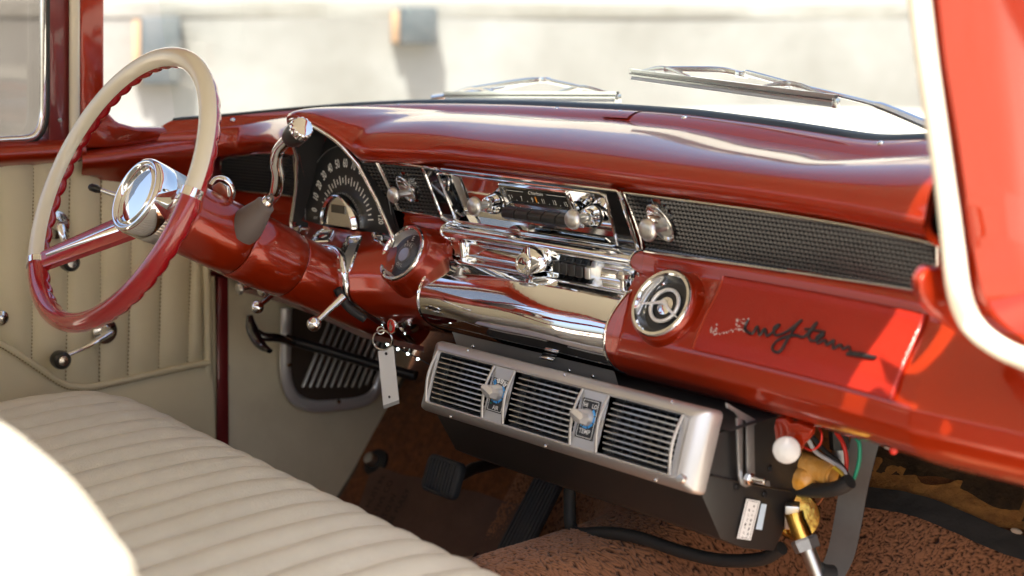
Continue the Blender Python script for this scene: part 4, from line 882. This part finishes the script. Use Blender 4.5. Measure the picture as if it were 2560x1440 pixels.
q = [at(122, 385, X=-.790), at(177, 385, X=-.790), at(177, 0, X=-.790), at(122, 0, X=-.790)]; u1 = q[2]+(q[2]-q[1])*.75; u0 = q[3]+(q[3]-q[0])*.75
part('window_post', G().prism([q[0], q[1], u1, u0], V(-.03, 0, 0)), REDIN, door, bevel=.004)
part('screw', G().lathe([(.0004, .002), (.0035, .001), (.004, 0)], at(150, 300, X=-.789), BX, 12), STEEL, door)
fp = lambda d: spline([at(107+d, -300, X=-.79), at(107+d, 0, X=-.79), at(107+d, 240, X=-.79), at(104+d, 300, X=-.79), at(93+d*.8, 330+d*.5, X=-.79), at(70, 345+d, X=-.79), at(0, 350+d*1.1, X=-.79), at(-150, 358+d*1.2, X=-.79)], 50)
part('chrome_window_frame', G().tube(fp(0), .0062, 10), CHROME, door); part('window_seal', G().tube(fp(11)+V(-.004, 0, 0), .0065, 8), SEAL, door)
part('chrome_sill', G().tube([at(160, 376, X=-.786), at(80, 383, X=-.786), at(-100, 395, X=-.786)], .0042, 8), CHROME, door)
part('window_glass', G().prism([at(108, 352, X=-.815), at(-200, 365, X=-.815), at(-200, -320, X=-.815), at(108, -320, X=-.815)], V(-.004, 0, 0)), DGLASS, door, 0)
def crank(label, esc, kn, r, blk=True):
    e = at(*esc, X=XV+.016); k = at(*kn, X=XV+.05); t = thing('window_crank', label, 'crank', e)
    part('escutcheon', G().lathe([(r+.004, -.004), (r+.003, .003), (r-.002, .005), (r*.6, .006), (r*.5, .012), (r*.35, .022)], e, BX, 28), CHROME2, t)
    a = e+V(.022, 0, 0); part('arm', G().tube([a-(k-a)*.05, a, a*.5+k*.5+V(.004, 0, 0), k+V(-.010, 0, 0), k+V(-.010, 0, 0)+(k-a)*.05], [.006, .0085, .0065, .006, .004], 12, flat=.7), CHROME, t)
    part('knob', G().lathe([(.009, -.012), (.0155, -.008), (.017, .002), (.0155, .012), (.011, .016)], k, BX, 24), BLACK if blk else CHROME, t)
    part('knob_cap', G().lathe([(.0095, .0155), (.008, .0175), (.0005, .018)], k, BX, 20), CHROME2, t)
crank('chrome window crank with black knob low on the tan door panel', (262, 828), (150, 899), .020)
crank('chrome door handle crank half hidden behind the steering wheel rim', (138, 562), (172, 655), .022)
dh = thing('door_knob', 'small dark knob at the rear end of the door panel', 'knob', at(-3, 793, X=XV+.02)); part('stem', G().lathe([(.012, 0), (.012, .012)], at(-3, 793, X=XV+.012), BX, 16), BLACK, dh); part('cap', G().lathe([(.013, .012), (.008, .016), (.0005, .017)], at(-3, 793, X=XV+.012), BX, 16), CHROME2, dh)
# ------------------------------------------------------------------ under-dash air conditioner
ac = thing('air_conditioner', 'silver and black under-dash air conditioner with three louvred vents', 'air conditioner', (.17, .45, .28))
XL, XR = -.112, .458
yz = [(.400, .466), (.382, .394), (.425, .32), (.474, .295), (.538, .276), (.588, .337), (.596, .443), (.60, .462), (.52, .468), (.44, .468)]
part('black_case', G().prism([V(XL+.012, a, b) for a, b in yz], V(XR-XL-.016, 0, 0)), BLACKM, ac, bevel=.002)
AF = Fr((0, .3835, .4475), BX, nrm(V(0, .034, .104)))            # bezel plane: u across, v up the leaning face
H = .112; W = XR-XL; mc = (XL+XR)/2
def brow(sx, sy, off, rr): return rrect(AF, (mc, 0), W*1.0-2*sx, H-2*sy, rr, off, 6)
part('bezel', G().loft([brow(0, 0, -.020, .008), brow(0, 0, -.004, .008), brow(.003, .0025, .004, .007), brow(.018, .010, .013, .006), brow(.024, .014, .0145, .006), brow(.0265, .0155, .0125, .005), brow(.029, .0165, .0125, .005)], closed_u=True), SILVER, ac, 50)
FO = .0125
def acl(a, b, off=FO): return AF.loc(AF.px(a, b, off))
def quad_l(pts): q = [acl(*p) for p in pts]; return (q[0][0]+q[3][0])/2, (q[1][0]+q[2][0])/2, (q[2][1]+q[3][1])/2, (q[0][1]+q[1][1])/2
vents = [quad_l(v) for v in ([(1096, 903), (1226, 938), (1205, 1024), (1074, 988)], [(1288, 954), (1446, 996), (1424, 1088), (1268, 1046)], [(1524, 1018), (1695, 1064), (1673, 1162), (1502, 1112)])]
yb, yt = -H/2+.0165, H/2-.0165; xin0, xin1 = XL+.029, XR-.029
# face strips between the vents
cuts = [xin0]+[c for v in vents for c in (v[0]-.004, v[1]+.004)]+[xin1]
for a, b in ((cuts[0], cuts[1]), (cuts[2], cuts[3]), (cuts[4], cuts[5]), (cuts[6], cuts[7])):
    if b-a > .002: part('face_strip', G().prism([AF.pt(a, yb, FO), AF.pt(b, yb, FO), AF.pt(b, yt, FO), AF.pt(a, yt, FO)], -AF.n*.012), SILVER, ac, 0)
for i, v in enumerate(vents):
    x0, x1 = v[0], v[1]; w_ = x1-x0
    fr_ = part('vent', G().loft([[AF.pt(x0-.004 if s < .5 else x1+.004, yb, o) for s in (0, 1)]+[AF.pt(x1+.004 if s < .5 else x0-.004, yt, o) for s in (0, 1)] for o in (FO, -.03)], closed_u=True), ALU, ac, 0)
    part('vent_void', G().prism([AF.pt(x0-.004, yb, -.020), AF.pt(x1+.004, yb, -.020), AF.pt(x1+.004, yt, -.020), AF.pt(x0-.004, yt, -.020)], -AF.n*.003), BLACK, fr_, 0)
    ns = 9
    for k in range(ns):
        t = (k+.5)/ns; y = yb+.004+(yt-yb-.008)*t; bow = .007*math.sin(math.pi*t)
        ln_ = [AF.pt(x0+.001, y, FO+bow-.010), AF.pt(x0+.004, y, FO+bow-.002), AF.pt(x0+.010, y, FO+bow), AF.pt(x1-.010, y, FO+bow), AF.pt(x1-.004, y, FO+bow-.002), AF.pt(x1-.001, y, FO+bow-.010)]
        part('slat', G().loft([[p+AF.v*dy+AF.n*dn_ for p in ln_] for dy, dn_ in ((.0012, -.014), (.0013, -.001), (.0008, .0004), (-.0008, .0004), (-.0013, -.001), (-.0012, -.014))], closed_v=True), ALU, fr_, 50)
    nv = 8
    for k in range(nv):
        x = x0+w_*(k+.6)/nv; part('vane', G().prism([AF.pt(x, yb+.003, -.004), AF.pt(x, yt-.003, -.004), AF.pt(x+.004, yt-.003, -.018), AF.pt(x+.004, yb+.003, -.018)], AF.u*.0016), BLACK, fr_, 0)
    for s, x in ((-1, x0-.005), (1, x1+.005)):
        part('side_lip', G().tube([AF.pt(x, yb+(yt-yb)*t, FO+.001+.008*math.sin(math.pi*t)) for t in np.linspace(0, 1, 14)], .0022, 8), SILVER, fr_)
plates = [quad_l(v) for v in ([(1238, 944), (1276, 953), (1254, 1036), (1214, 1024)], [(1462, 994), (1504, 1004), (1480, 1104), (1436, 1090)])]
KNOBM = pbr('silver_knob', (.72, .72, .72), metal=.6, rough=.22)
BLK = pbr('black_label', (.014, .014, .015), rough=.35)
for i, (x0, x1, y0, y1) in enumerate(plates):
    c, w_, h_ = ((x0+x1)/2, (y0+y1)/2), x1-x0, y1-y0
    pl = part('label_plate', G().prism(rrect(AF, c, w_, h_, .001, FO+.0005, 3), AF.n*.0008), BLK, ac, 0)
    part('border_line', ring_tube(rrect(AF, c, w_*.86, h_*.92, .001, FO+.0014, 3), .0004, 4), WHITEP, pl)
    kc = (c[0]-.001, c[1]+(.004 if i == 0 else .002))
    for k, a in enumerate(np.linspace(205, 380, 5)):
        a0, a1 = R_(a), R_(a+36); pts = [AF.pt(kc[0]+r*math.cos(q), kc[1]+r*math.sin(q), FO+.0014) for r, q in ((.0125, a0), (.0160, a0), (.0160, a1), (.0125, a1))]
        part('scale_segment', G().prism(pts, AF.n*.0003), BLUEP, pl, 0)
    if i == 0:
        for k, a in enumerate((128, 103, 78, 53)):
            q = [AF.pt(kc[0]+r*math.cos(R_(a+d)), kc[1]+r*math.sin(R_(a+d)), FO+.0014) for r, d in ((.0145, 9), (.0215, 9), (.0215, -9), (.0145, -9))]; part('speed_mark', G().prism(q, AF.n*.0003), WHITEP if k else BLUEP, pl, 0)
            d_ = math.cos(R_(a))*AF.u+math.sin(R_(a))*AF.v; text('numeral', str(k), .0062, AF.pt(kc[0]+.018*math.cos(R_(a)), kc[1]+.018*math.sin(R_(a))), np.cross(d_, AF.n), d_, BLK, pl, AF.n, FO+.0020)
        text('word', 'AIR', .0085, AF.pt(c[0]+.002, y0+.0065), AF.u, AF.v, WHITEP, pl, AF.n, FO+.0018, bold=.0001)
        part('pilot_lamp', G().ball(AF.pt(x0+.008, y0+.012, FO+.002), .0013, 8), WIREG, pl)
    else:
        text('word', 'HI', .0080, AF.pt(x0+.0085, y1-.0095), AF.u, AF.v, WHITEP, pl, AF.n, FO+.0018, bold=.0001); text('word', 'LO', .0080, AF.pt(x1-.0085, y1-.0095), AF.u, AF.v, WHITEP, pl, AF.n, FO+.0018, bold=.0001)
        text('word', 'TEMP', .0090, AF.pt(c[0], y0+.010), AF.u, AF.v, WHITEP, pl, AF.n, FO+.0018, bold=.0001)
    ko = AF.pt(kc[0], kc[1], FO+.001)
    kb = part('rotary_knob', G().lathe([(.0125, 0), (.0125, .004), (.0105, .010), (.010, .016), (.0085, .019), (.0004, .0195)], ko, AF.n, 32), KNOBM, ac)
    dr = nrm(AF.u*(-.86)+AF.v*.30); sd = np.cross(AF.n, dr)
    part('pointer_wing', G().loft([[ko+dr*a+sd*b*s+AF.n*h for b, h in ((-1, .012), (-.9, .024), (0, .0275), (.9, .024), (1, .012))] for a, s in ((.010, .006), (.0, .0085), (-.010, .008), (-.014, .005))][::-1], cap=True), KNOBM, kb, 50)
for px, py in ((1170, 872), (1412, 935), (1682, 998), (1125, 1045), (1362, 1118), (1640, 1196)):
    a, b = AF.loc(AF.px(px, py, .009)); b = (H/2-.004) if py < 1000 else -(H/2-.004); part('screw', G().lathe([(.0024, 0), (.002, .0012), (.0003, .0014)], AF.pt(a, b, .0085), AF.n, 10), CHROME2, ac)
part('corner_bolt', G().lathe([(.0065, -.002), (.0065, .002), (.0052, .0042), (.0004, .0046)], AF.pt(XR-.016, -H/2+.016, .012), AF.n, 20), ALU, ac)
part('top_gasket', G().loft([[V(x, y, z) for x in np.linspace(XL+.03, XR+.02, 12)] for y, z in ((.412, .474), (.46, .476), (.52, .478))]), RUBBER, ac)
SX = XR-.002
for px, py in ((1842, 1218), (1912, 1236), (1926, 1172)): part('screw', G().lathe([(.0048, 0), (.004, .002), (.0003, .0026)], at(px, py, X=SX), BX, 14), BLACK, ac)
part('side_rib', G().tube([at(1778, 1188, X=SX), at(1840, 1203, X=SX), at(1975, 1230, X=SX)], .0016, 6), BLACK, ac)
stk = part('sticker', G().prism([at(1867, 1247, X=SX+.002), at(1901, 1253, X=SX+.002), at(1877, 1351, X=SX+.002), at(1843, 1346, X=SX+.002)], V(-.0006, 0, 0)), TAGW, ac, 0)
sb = [at(1870, 1251, X=SX+.0025), at(1897, 1256, X=SX+.0025), at(1874, 1347, X=SX+.0025), at(1847, 1343, X=SX+.0025)]
part('sticker_border', ring_tube([sb[i]*(1-s)+sb[(i+1) % 4]*s for i in range(4) for s in (0, .5)], .0003, 4), BLACK, stk)
du, dv = nrm(sb[0]-sb[3]), nrm(sb[2]-sb[3]); cs = sum(sb)/4
g = G()
for ln_, off, n in ((0, .0045, 8), (1, -.004, 7)):
    for k in range(n):
        o = cs+du*(-.024+.006*k)+dv*off
        for _ in range(3): q = o+du*random.uniform(-.0014, .0014)+dv*random.uniform(-.0014, .0014); g.box(q, du, dv, BX, random.choice((.0024, .0006)), random.choice((.0006, .0022)), .0003)
part('sticker_characters', g, BLACK, stk, 0, kind='stuff')
st2 = part('barcode_sticker', G().prism([at(1904, 1259, X=SX+.002), at(1917, 1261, X=SX+.002), at(1905, 1325, X=SX+.002), at(1890, 1323, X=SX+.002)], V(-.0006, 0, 0)), pbr('pale_blue_label', (.55, .68, .80), rough=.5), ac, 0)
br = thing('slotted_bracket', 'galvanised slotted steel bracket hanging the air conditioner from the dash', 'bracket', at(1865, 1120, X=.466))
bo_ = [(1818, 1008), (1842, 1022), (1866, 1036), (1888, 1048), (1890, 1062), (1884, 1080), (1888, 1195), (1880, 1214), (1866, 1219), (1853, 1212), (1847, 1195), (1842, 1060), (1848, 1045), (1840, 1032), (1820, 1020)]
bi = [(1858, 1050), (1866, 1052), (1868, 1190), (1862, 1196), (1856, 1190)]
o3 = [at(*p, X=.468) for p in bo_]; i3 = [at(*p, X=.468) for p in bi]
g = G().prism(o3[:1]+o3[1:5]+o3[-3:], V(-.003, 0, 0)); part('tab', g, STEEL, br, 0, bevel=0)
for pts in ([(1842, 1045), (1858, 1048), (1857, 1192), (1847, 1192)], [(1867, 1050), (1886, 1060), (1888, 1195), (1868, 1192)], [(1847, 1190), (1888, 1194), (1880, 1214), (1866, 1219), (1853, 1212)]):
    part('strap', G().prism([at(*p, X=.468) for p in pts], V(-.003, 0, 0)), STEEL, br, bevel=.0006)
part('nut', G().lathe([(.0085, 0), (.0085, .006), (.007, .0075)], at(1869, 1195, X=.470), BX, 6), CHROME2, br, 30); part('bolt', G().lathe([(.0042, .0), (.0042, .024), (.003, .025)], at(1869, 1195, X=.470), nrm(V(1, .25, 0)), 14), CHROME2, br)
part('tongue', G().prism([at(1890, 1196, X=.46), at(1920, 1202, X=.46), at(1922, 1216, X=.46), at(1890, 1208, X=.46)], V(.003, 0, 0)), STEEL, br, bevel=.0005)
# ---- choke-like bracket and white knob
kb_ = thing('bracket_knob', 'white round knob on a red painted bracket under the dash', 'knob', at(1966, 1123, Y=.46))
part('bracket', G().prism([at(*p, Y=.475) for p in ((1938, 1048), (1962, 1046), (1975, 1060), (1995, 1058), (2030, 1074), (2026, 1092), (2000, 1122), (1990, 1145), (1955, 1128), (1938, 1100), (1934, 1070))], V(0, .010, .003)), RED, kb_, bevel=.002)
part('knob', G().lathe([(.008, -.014), (.008, 0), (.0155, .002), (.0178, .005), (.0172, .009), (.012, .013), (.006, .0145), (.0004, .015)], at(1966, 1123, Y=.462), nrm(V(.62, -.75, .12)), 32), WHITEK, kb_)
# ---- pipes, strap and wires behind the air conditioner
hs_ = thing('grey_strap', 'long grey metal strap running down to the passenger carpet', 'strap', at(2080, 1436, Y=.66))
cl_ = spline([at(2170, 1075, Y=.66), at(2150, 1150, Y=.66), at(2132, 1230, Y=.67), at(2118, 1310, Y=.67), at(2100, 1390, Y=.67), at(2070, 1450, Y=.66), at(2040, 1500, Y=.65)], 24)
part('band', G().loft([[p+V(.016, .012, 0), p+V(.017, .009, 0), p+V(-.017, -.009, 0), p+V(-.016, -.005, 0)] for p in cl_], closed_u=True, cap=True), GREYBAR, hs_, 40)
fi = thing('brass_fitting', 'brass expansion valve fitting with a steel nut and pipe beside the air conditioner', 'pipe fitting', at(2040, 1440, Y=.57))
part('flange', G().lathe([(.010, -.012), (.032, -.010), (.034, 0), (.030, .008), (.012, .010)], at(1992, 1290, Y=.585), nrm(V(.75, -.5, .25)), 36), GOLD, fi)
part('hex_block', G().box(at(1980, 1288, Y=.565), nrm(V(.6, -.8, 0)), BZ, nrm(V(.8, .6, 0)), .026, .034, .02), ALU, fi, bevel=.002)
pa, pb, pc, pd = at(1990, 1300, Y=.555), at(2008, 1345, Y=.555), at(2020, 1375, Y=.555), at(2052, 1460, Y=.56)
part('brass_elbow', G().tube([pa+V(-.004, 0, .01), pa, pa*.5+pb*.5, pb], [.013, .0125, .0135, .0135], 14), GOLD, fi)
part('hex_nut', G().tube([pb, pb*.8+pc*.2, pc], [.0175, .019, .0175], 6), STEEL, fi, 20); part('steel_pipe', G().tube([pc-(pd-pc)*.1, pc*.5+pd*.5, pd], .0105, 16), ALU, fi)
part('grommet', G().tube([at(2043, 1432, Y=.56), at(2060, 1436, Y=.57), at(2076, 1440, Y=.58)], [.016, .014, .016], 12), RUBBER, fi)
tp = thing('taped_pipe', 'pipe joint wrapped in amber foam tape behind the air conditioner', 'pipe', at(2030, 1180, Y=.60))
part('tape_wrap', G().tube(spline([at(1980, 1150, Y=.60), at(2020, 1164, Y=.60), at(2060, 1180, Y=.60), at(2084, 1190, Y=.60)], 40), .0165+.0007*((np.arange(40)*.21) % 1)-.004*(np.arange(40) > 36), 20), FOIL, tp, 40)
part('tape_tail', G().tube(spline([at(1985, 1200, Y=.59), at(2010, 1196, Y=.59), at(2035, 1188, Y=.59)], 8), [.012, .016, .018, .018, .017, .016, .012, .006], 12), FOIL, tp, 60)
part('foil_strip', G().prism([at(2045, 1200, Y=.59), at(2062, 1180, Y=.59), at(2072, 1188, Y=.59), at(2055, 1215, Y=.59)], V(0, .003, 0)), CHROME2, tp, 0)
def cable(name, label, pts, r, mat, n=40): return tag(mesh_obj(name, G().tube(spline([at(*p[:2], Y=p[2]) for p in pts], n), r, 10), mat), label, 'hose' if r > .006 else 'wire')
cable('black_hose', 'short thick black hose bundle curving out behind the air conditioner', [(1960, 1212, .60), (2000, 1222, .59), (2050, 1226, .585), (2095, 1220, .58), (2125, 1203, .58)], .0105, RUBBER)
cable('green_wire', 'green wire hanging beside the grey strap', [(2118, 1205, .60), (2135, 1195, .60), (2148, 1150, .60), (2148, 1110, .60), (2140, 1095, .60)], .0028, WIREG)
cable('red_wire', 'straight red wire running up behind the dash edge', [(2112, 1200, .61), (2116, 1150, .61), (2108, 1110, .61), (2090, 1080, .61)], .0030, WIRER)
cable('red_wire', 'thin red wire loop beside the red bracket', [(2010, 1118, .50), (2030, 1125, .50), (2050, 1110, .50), (2054, 1085, .50), (2046, 1068, .51)], .0013, WIRER)
cable('white_wire', 'white wire arching over the taped pipe', [(2020, 1098, .60), (2040, 1130, .60), (2080, 1155, .60), (2108, 1175, .60), (2116, 1200, .60)], .0032, WIREW)
cable('black_wire', 'black wire arching over the taped pipe', [(2030, 1090, .605), (2060, 1125, .605), (2100, 1160, .605), (2124, 1200, .605)], .0034, RUBBER)
cable('yellow_wire', 'yellow wire under the white one by the grey strap', [(2085, 1168, .59), (2105, 1185, .59), (2112, 1205, .59)], .0028, WIREY)
cable('copper_line', 'thin copper capillary line beside the brass fitting', [(2080, 1180, .62), (2082, 1210, .62), (2060, 1240, .62), (2028, 1282, .62)], .0018, COPPER)
cable('drain_hose', 'black rubber hose lying on the carpet under the air conditioner', [(1425, 1190, .56), (1424, 1260, .55), (1428, 1318, .54), (1450, 1334, .535), (1520, 1332, .54), (1600, 1345, .55), (1700, 1378, .56), (1800, 1400, .57), (1900, 1398, .58), (1955, 1370, .58)], .0100, RUBBER, 80)
sn = thing('sensor_can', 'small silver can with a dark top under the dash beside the wires', 'sensor', at(2102, 1150, Y=.63)); part('can', G().tube([at(2100, 1120, Y=.63), at(2102, 1180, Y=.63)], .011, 16), STEEL, sn); part('cap', G().tube([at(2096, 1075, Y=.63), at(2099, 1122, Y=.63)], .0135, 8), BLACKM, sn)
gb = thing('dash_lamp', 'tiny white and red courtesy lamp under the dash edge', 'lamp', at(2225, 1115, Y=.49)); part('socket', G().ball(at(2224, 1110, Y=.49), .008, 12, (1.5, 1, .8)), WHITEK, gb); part('red_tip', G().ball(at(2234, 1126, Y=.49), .0055, 10), WIRER, gb)
# ------------------------------------------------------------------ driver side controls
def lever(label, ball, root, y0, y1, r):
    b, a = at(*ball, Y=y0), at(*root, Y=y1); t = thing('ball_lever', label, 'lever', a)
    part('rod', G().tube([a, a*.5+b*.5, b], [.0065, .005, .0045], 12), CHROME, t); part('ball', G().ball(b, r, 24), CHROME, t)
lever('chrome ball lever under the column, in front of the vent grille', (785, 810), (858, 742), .27, .33, .0118)
lever('chrome ball lever close to the kick panel under the dash', (643, 768), (692, 728), .30, .36, .0115)
def kn(label, p, y, r):
    c = at(*p, Y=y); t = thing('dash_pull_knob', label, 'knob', c); part('cap', G().lathe([(r*.85, -.002), (r, .001), (r*.9, .005), (r*.5, .007), (.0004, .0075)], c, V(0, -1, -.05), 24), ALU, t); part('stem', G().lathe([(.005, -.045), (.005, -.002)], c, V(0, -1, -.05), 14), CHROME2, t); part('nut', G().lathe([(.011, -.05), (.011, -.036), (.007, -.034)], c, V(0, -1, -.05), 20), CHROME, t)
kn('small aluminium pull knob at the far left under the dash', (600, 722), .385, .0115); kn('small aluminium pull knob half hidden behind a ball lever', (656, 726), .385, .0105)
tag(mesh_obj('under_dash_rail', G().loft([[at(a, b, Y=.42) for a, b in ((592, 712), (700, 742), (780, 772), (905, 830), (1060, 866))], [at(a, b+14, Y=.43) for a, b in ((592, 712), (700, 742), (780, 772), (905, 830), (1060, 866))], [at(a, b+14, Y=.50) for a, b in ((592, 712), (700, 742), (780, 772), (905, 830), (1060, 866))]]), REDIN, bevel=0), 'dark red lower rail under the driver side of the dash', 'rail')
hk = thing('handbrake_handle', 'black curved handbrake handle under the driver side dash', 'handbrake', at(650, 840, Y=.42))
part('grip', G().tube(spline([at(624, 788, Y=.40), at(628, 815, Y=.40), at(640, 845, Y=.40), at(656, 866, Y=.40), at(675, 878, Y=.40)], 20), np.interp(np.linspace(0, 1, 20), [0, .3, .7, 1], [.006, .0125, .011, .006]), 14, flat=.7), BLACKG, hk)
part('stem', G().tube(spline([at(636, 828, Y=.405), at(660, 842, Y=.42), at(695, 845, Y=.45), at(730, 858, Y=.5)], 12), .0085, 12), BLACKG, hk)
part('rod', G().tube([at(715, 848, Y=.50), at(830, 880, Y=.56), at(945, 915, Y=.62), at(1040, 940, Y=.66)], .010, 12), BLACK, hk)
vg = thing('kick_vent_grille', 'chrome framed louvred vent grille in the driver kick panel', 'vent', at(830, 1000, X=-.80))
XG = -.795
lo = [(716, 770), (714, 860), (714, 930), (722, 970), (742, 1000), (782, 1015), (840, 1013), (900, 1005), (935, 985), (950, 950), (985, 860), (1000, 780)]
l3 = spline([at(*p, X=XG) for p in lo], 60); part('frame', G().tube(l3, .0125, 12, flat=.6), BRIGHT, vg)
part('dark_backing', G().prism([at(*p, X=XG-.012) for p in lo], V(-.004, 0, 0)), pbr('dark_brown_cavity', (.06, .038, .025), rough=.8), vg, 0)
for k in range(11):
    bx, by = 757+17.5*k, (968 if k < 9 else 962); ex = bx+78; part('louvre', G().tube([at(bx, by, X=XG+.004), at((bx+ex)/2, by-95, X=XG+.006), at(ex, by-190, X=XG+.004)], .0042, 8), pbr('louvre_chrome', (.50, .49, .47), metal=.7, rough=.25) if k == 0 else bpy.data.materials['louvre_chrome'], vg)
for p in ((722, 912), (846, 1004)): part('screw', G().lathe([(.005, 0), (.004, .003), (.0004, .004)], at(*p, X=XG+.012), BX, 14), CHROME2, vg)
tag(mesh_obj('column_gasket', G().tube(spline([at(843, 722, Y=.35), at(858, 752, Y=.36), at(878, 775, Y=.37), at(912, 798, Y=.39)], 16), .007, 10), RUBBER), 'black rubber gasket beside the column hole in the dash', 'gasket')
# ---- ignition and keys
ig = thing('ignition_switch', 'round chrome ignition switch low on the dash', 'switch', on_face(1016, 812))
ic = on_face(1018, 811, .004); IA = nrm(V(.05, -.97, -.12))
part('bezel', G().lathe([(.0175, -.012), (.0175, .004), (.0155, .008), (.0125, .0085), (.0120, .005)], ic, IA, 36), CHROME, ig); part('face', G().lathe([(.0122, .006), (.0004, .0065)], ic, IA, 28), CHROME2, ig)
part('keyhole_wing', G().box(ic+IA*.0075, BZ, BX, IA, .010, .003, .003), BLACK, ig, bevel=.0005)
ky = thing('key_ring', 'split key ring with a red key head and blank white tag hanging from the ignition', 'keys', at(958, 850, Y=.41))
kh = at(980, 815, Y=.395)
kf = Fr(kh, nrm(V(.95, -.1, .0)), BZ)
part('key_head', G().lathe([(.0125, -.0018), (.013, 0), (.0125, .0018)], kh, kf.n, 28), CHROME, ky); part('red_inlay', G().lathe([(.0112, .0018), (.0110, .0026), (.0004, .0028)], kh, kf.n, 28), pbr('red_enamel', (.62, .012, .01), rough=.25, coat=1), ky)
em_ = [(-.003, -.007), (.002, -.008), (.005, -.004), (.004, .002), (.001, .004), (.0015, .008), (-.001, .005), (-.004, .003), (-.002, .0), (-.005, -.003)]
part('grey_emblem', G().prism([kf.pt(a, b, .0029) for a, b in em_], kf.n*.0004), ALU, ky, 0)
part('key_blade', G().box(kh*.5+ic*.5, nrm(ic-kh), BZ, nrm(np.cross(ic-kh, BZ)), .028, .008, .002), CHROME2, ky, 0)
rc = at(957, 850, Y=.392); part('ring', ring_tube(circ(rc, nrm(V(.8, .6, 0)), BZ, .0165, 40), .0013, 8), CHROME2, ky); part('ring', ring_tube(circ(rc+V(.001, -.0015, 0), nrm(V(.8, .6, .05)), BZ, .0162, 40), .0012, 8), CHROME2, ky)
part('link', ring_tube(circ(at(952, 826, Y=.392), nrm(V(.5, .85, 0)), BZ, .006, 20), .0011, 6), CHROME2, ky)
tq = [at(945, 878, Y=.390), at(983, 866, Y=.400), at(997, 1000, Y=.400), at(958, 1014, Y=.390)]; tn = nrm(np.cross(tq[1]-tq[0], tq[3]-tq[0])); tn = tn if tn@(CAM-tq[0]) > 0 else -tn
tg_ = part('tag', G().prism(tq, -tn*.0012), TAGW, ky, 0)
part('tag_clear_edge', G().prism([tq[3], tq[2], tq[2]+(tq[2]-tq[1])*.065, tq[3]+(tq[3]-tq[0])*.065], -tn*.0010), TAGCLR, tg_, 0); part('tag_hole', G().lathe([(.0022, 0), (.0022, .0006)], at(974, 992, Y=.3945)+tn*.0005, tn, 14), BLACK, tg_, 0); part('tag_hole', G().lathe([(.0026, 0), (.0026, .0006)], at(966, 884, Y=.3945)+tn*.0005, tn, 14), BLACK, tg_, 0)
pb_ = [at(942, 850, Y=.45), at(972, 860, Y=.45), at(998, 872, Y=.45), at(1023, 884, Y=.45), at(1048, 897, Y=.45), at(1075, 912, Y=.45)]
ls = thing('bead_wire', 'thin black wire with four tiny white lights below the ignition', 'wire', pb_[0]); part('wire', G().tube(spline(pb_, 20), .0012, 6), BLACK, ls)
for p in pb_[1:5]: part('light', G().ball(p+V(0, -.003, 0), .0024, 10), pbr('tiny_led', (.9, 1, 1), emit=(.8, 1, .95, 3.0)) if p is pb_[1] else bpy.data.materials['tiny_led'], ls)
tv = thing('hood_release', 'tiny brass T-shaped tap under the dash beside the ignition', 'tap', at(1026, 866, Y=.44)); part('bar', G().tube([at(1014, 858, Y=.44), at(1040, 866, Y=.44)], .0022, 8), CHROME2, tv); part('stem', G().tube([at(1027, 862, Y=.44), at(1026, 882, Y=.44)], .0026, 8), CHROME2, tv)
# ------------------------------------------------------------------ windshield wipers
def wiper(label, blade, bridge, arm, dy):
    Yw = lambda q: at(q[0], q[1], Y=q[2]); t = thing('windshield_wiper', label, 'wiper', Yw(arm[-1]), 'wipers parked on the windshield')
    a, b = Yw(blade[0]), Yw(blade[1]); L_ = b-a
    def bl(s, dz): return a+L_*s+BZ*dz
    part('blade_holder', G().loft([[bl(s, dz)+V(0, yy, 0) for s in np.linspace(0, 1, 10)] for dz, yy in ((.000, 0), (.012, -.005), (.012, .003), (.000, .004))], closed_v=True), pbr('dull_steel_blade', (.52, .56, .57), metal=.5, rough=.3) if 'dull_steel_blade' not in bpy.data.materials else bpy.data.materials['dull_steel_blade'], t, 30)
    part('rubber_edge', G().loft([[bl(s, dz)+V(0, yy, 0) for s in np.linspace(.0, 1, 10)] for dz, yy in ((.001, 0.001), (-.006, -.001), (-.007, .002), (.001, .004))], closed_v=True), STEEL, t, 30)
    part('rib_line', G().tube([bl(.0, .004)+V(0, -.004, 0), bl(1, .004)+V(0, -.004, 0)], .0011, 6), SEAL, t)
    part('end_clip', G().box(b, nrm(L_), BZ, nrm(np.cross(L_, BZ)), .008, .014, .009), CHROME2, t, bevel=.001)
    c = Yw(bridge); m = bl(.5, .010)
    for s0, s1 in ((.05, .33), (.67, .95)):
        mid_ = bl((s0+s1)/2, .020); part('claw', G().tube(spline([bl(s0, .007), mid_, bl(s1, .008)], 10), .0022, 6, flat=2.0), CHROME2, t)
    part('bow', G().tube(spline([bl(.19, .018), bl(.35, .030)*.5+c*.5*1.0-BZ*.0, c, bl(.65, .030)*.5+c*.5, bl(.81, .018)], 20), .0028, 8, flat=1.8), CHROME2, t)
    part('pivot', G().box(c, nrm(L_), BZ, nrm(np.cross(L_, BZ)), .022, .010, .012), CHROME, t, bevel=.002)
    ar = [c]+[Yw(q) for q in arm]; n_ = len(ar)
    part('arm', G().tube(spline(ar, 24), np.interp(np.linspace(0, 1, 24), [0, .55, .6, 1], [.003, .0045, .007, .0085]), 8, flat=.8), CHROME, t)
wiper('chrome wiper parked behind the middle of the dash', ((1112, 244, .84), (1545, 246, .84)), (1362, 200, .85), ((1240, 222, .88), (1085, 244, .9)), 0)
wiper('chrome wiper standing higher on the glass, on the passenger side', ((1578, 190, .80), (2090, 258, .72)), (1855, 186, .78), ((2000, 215, .77), (2165, 255, .75), (2230, 276, .75), (2330, 318, .74)), 0)
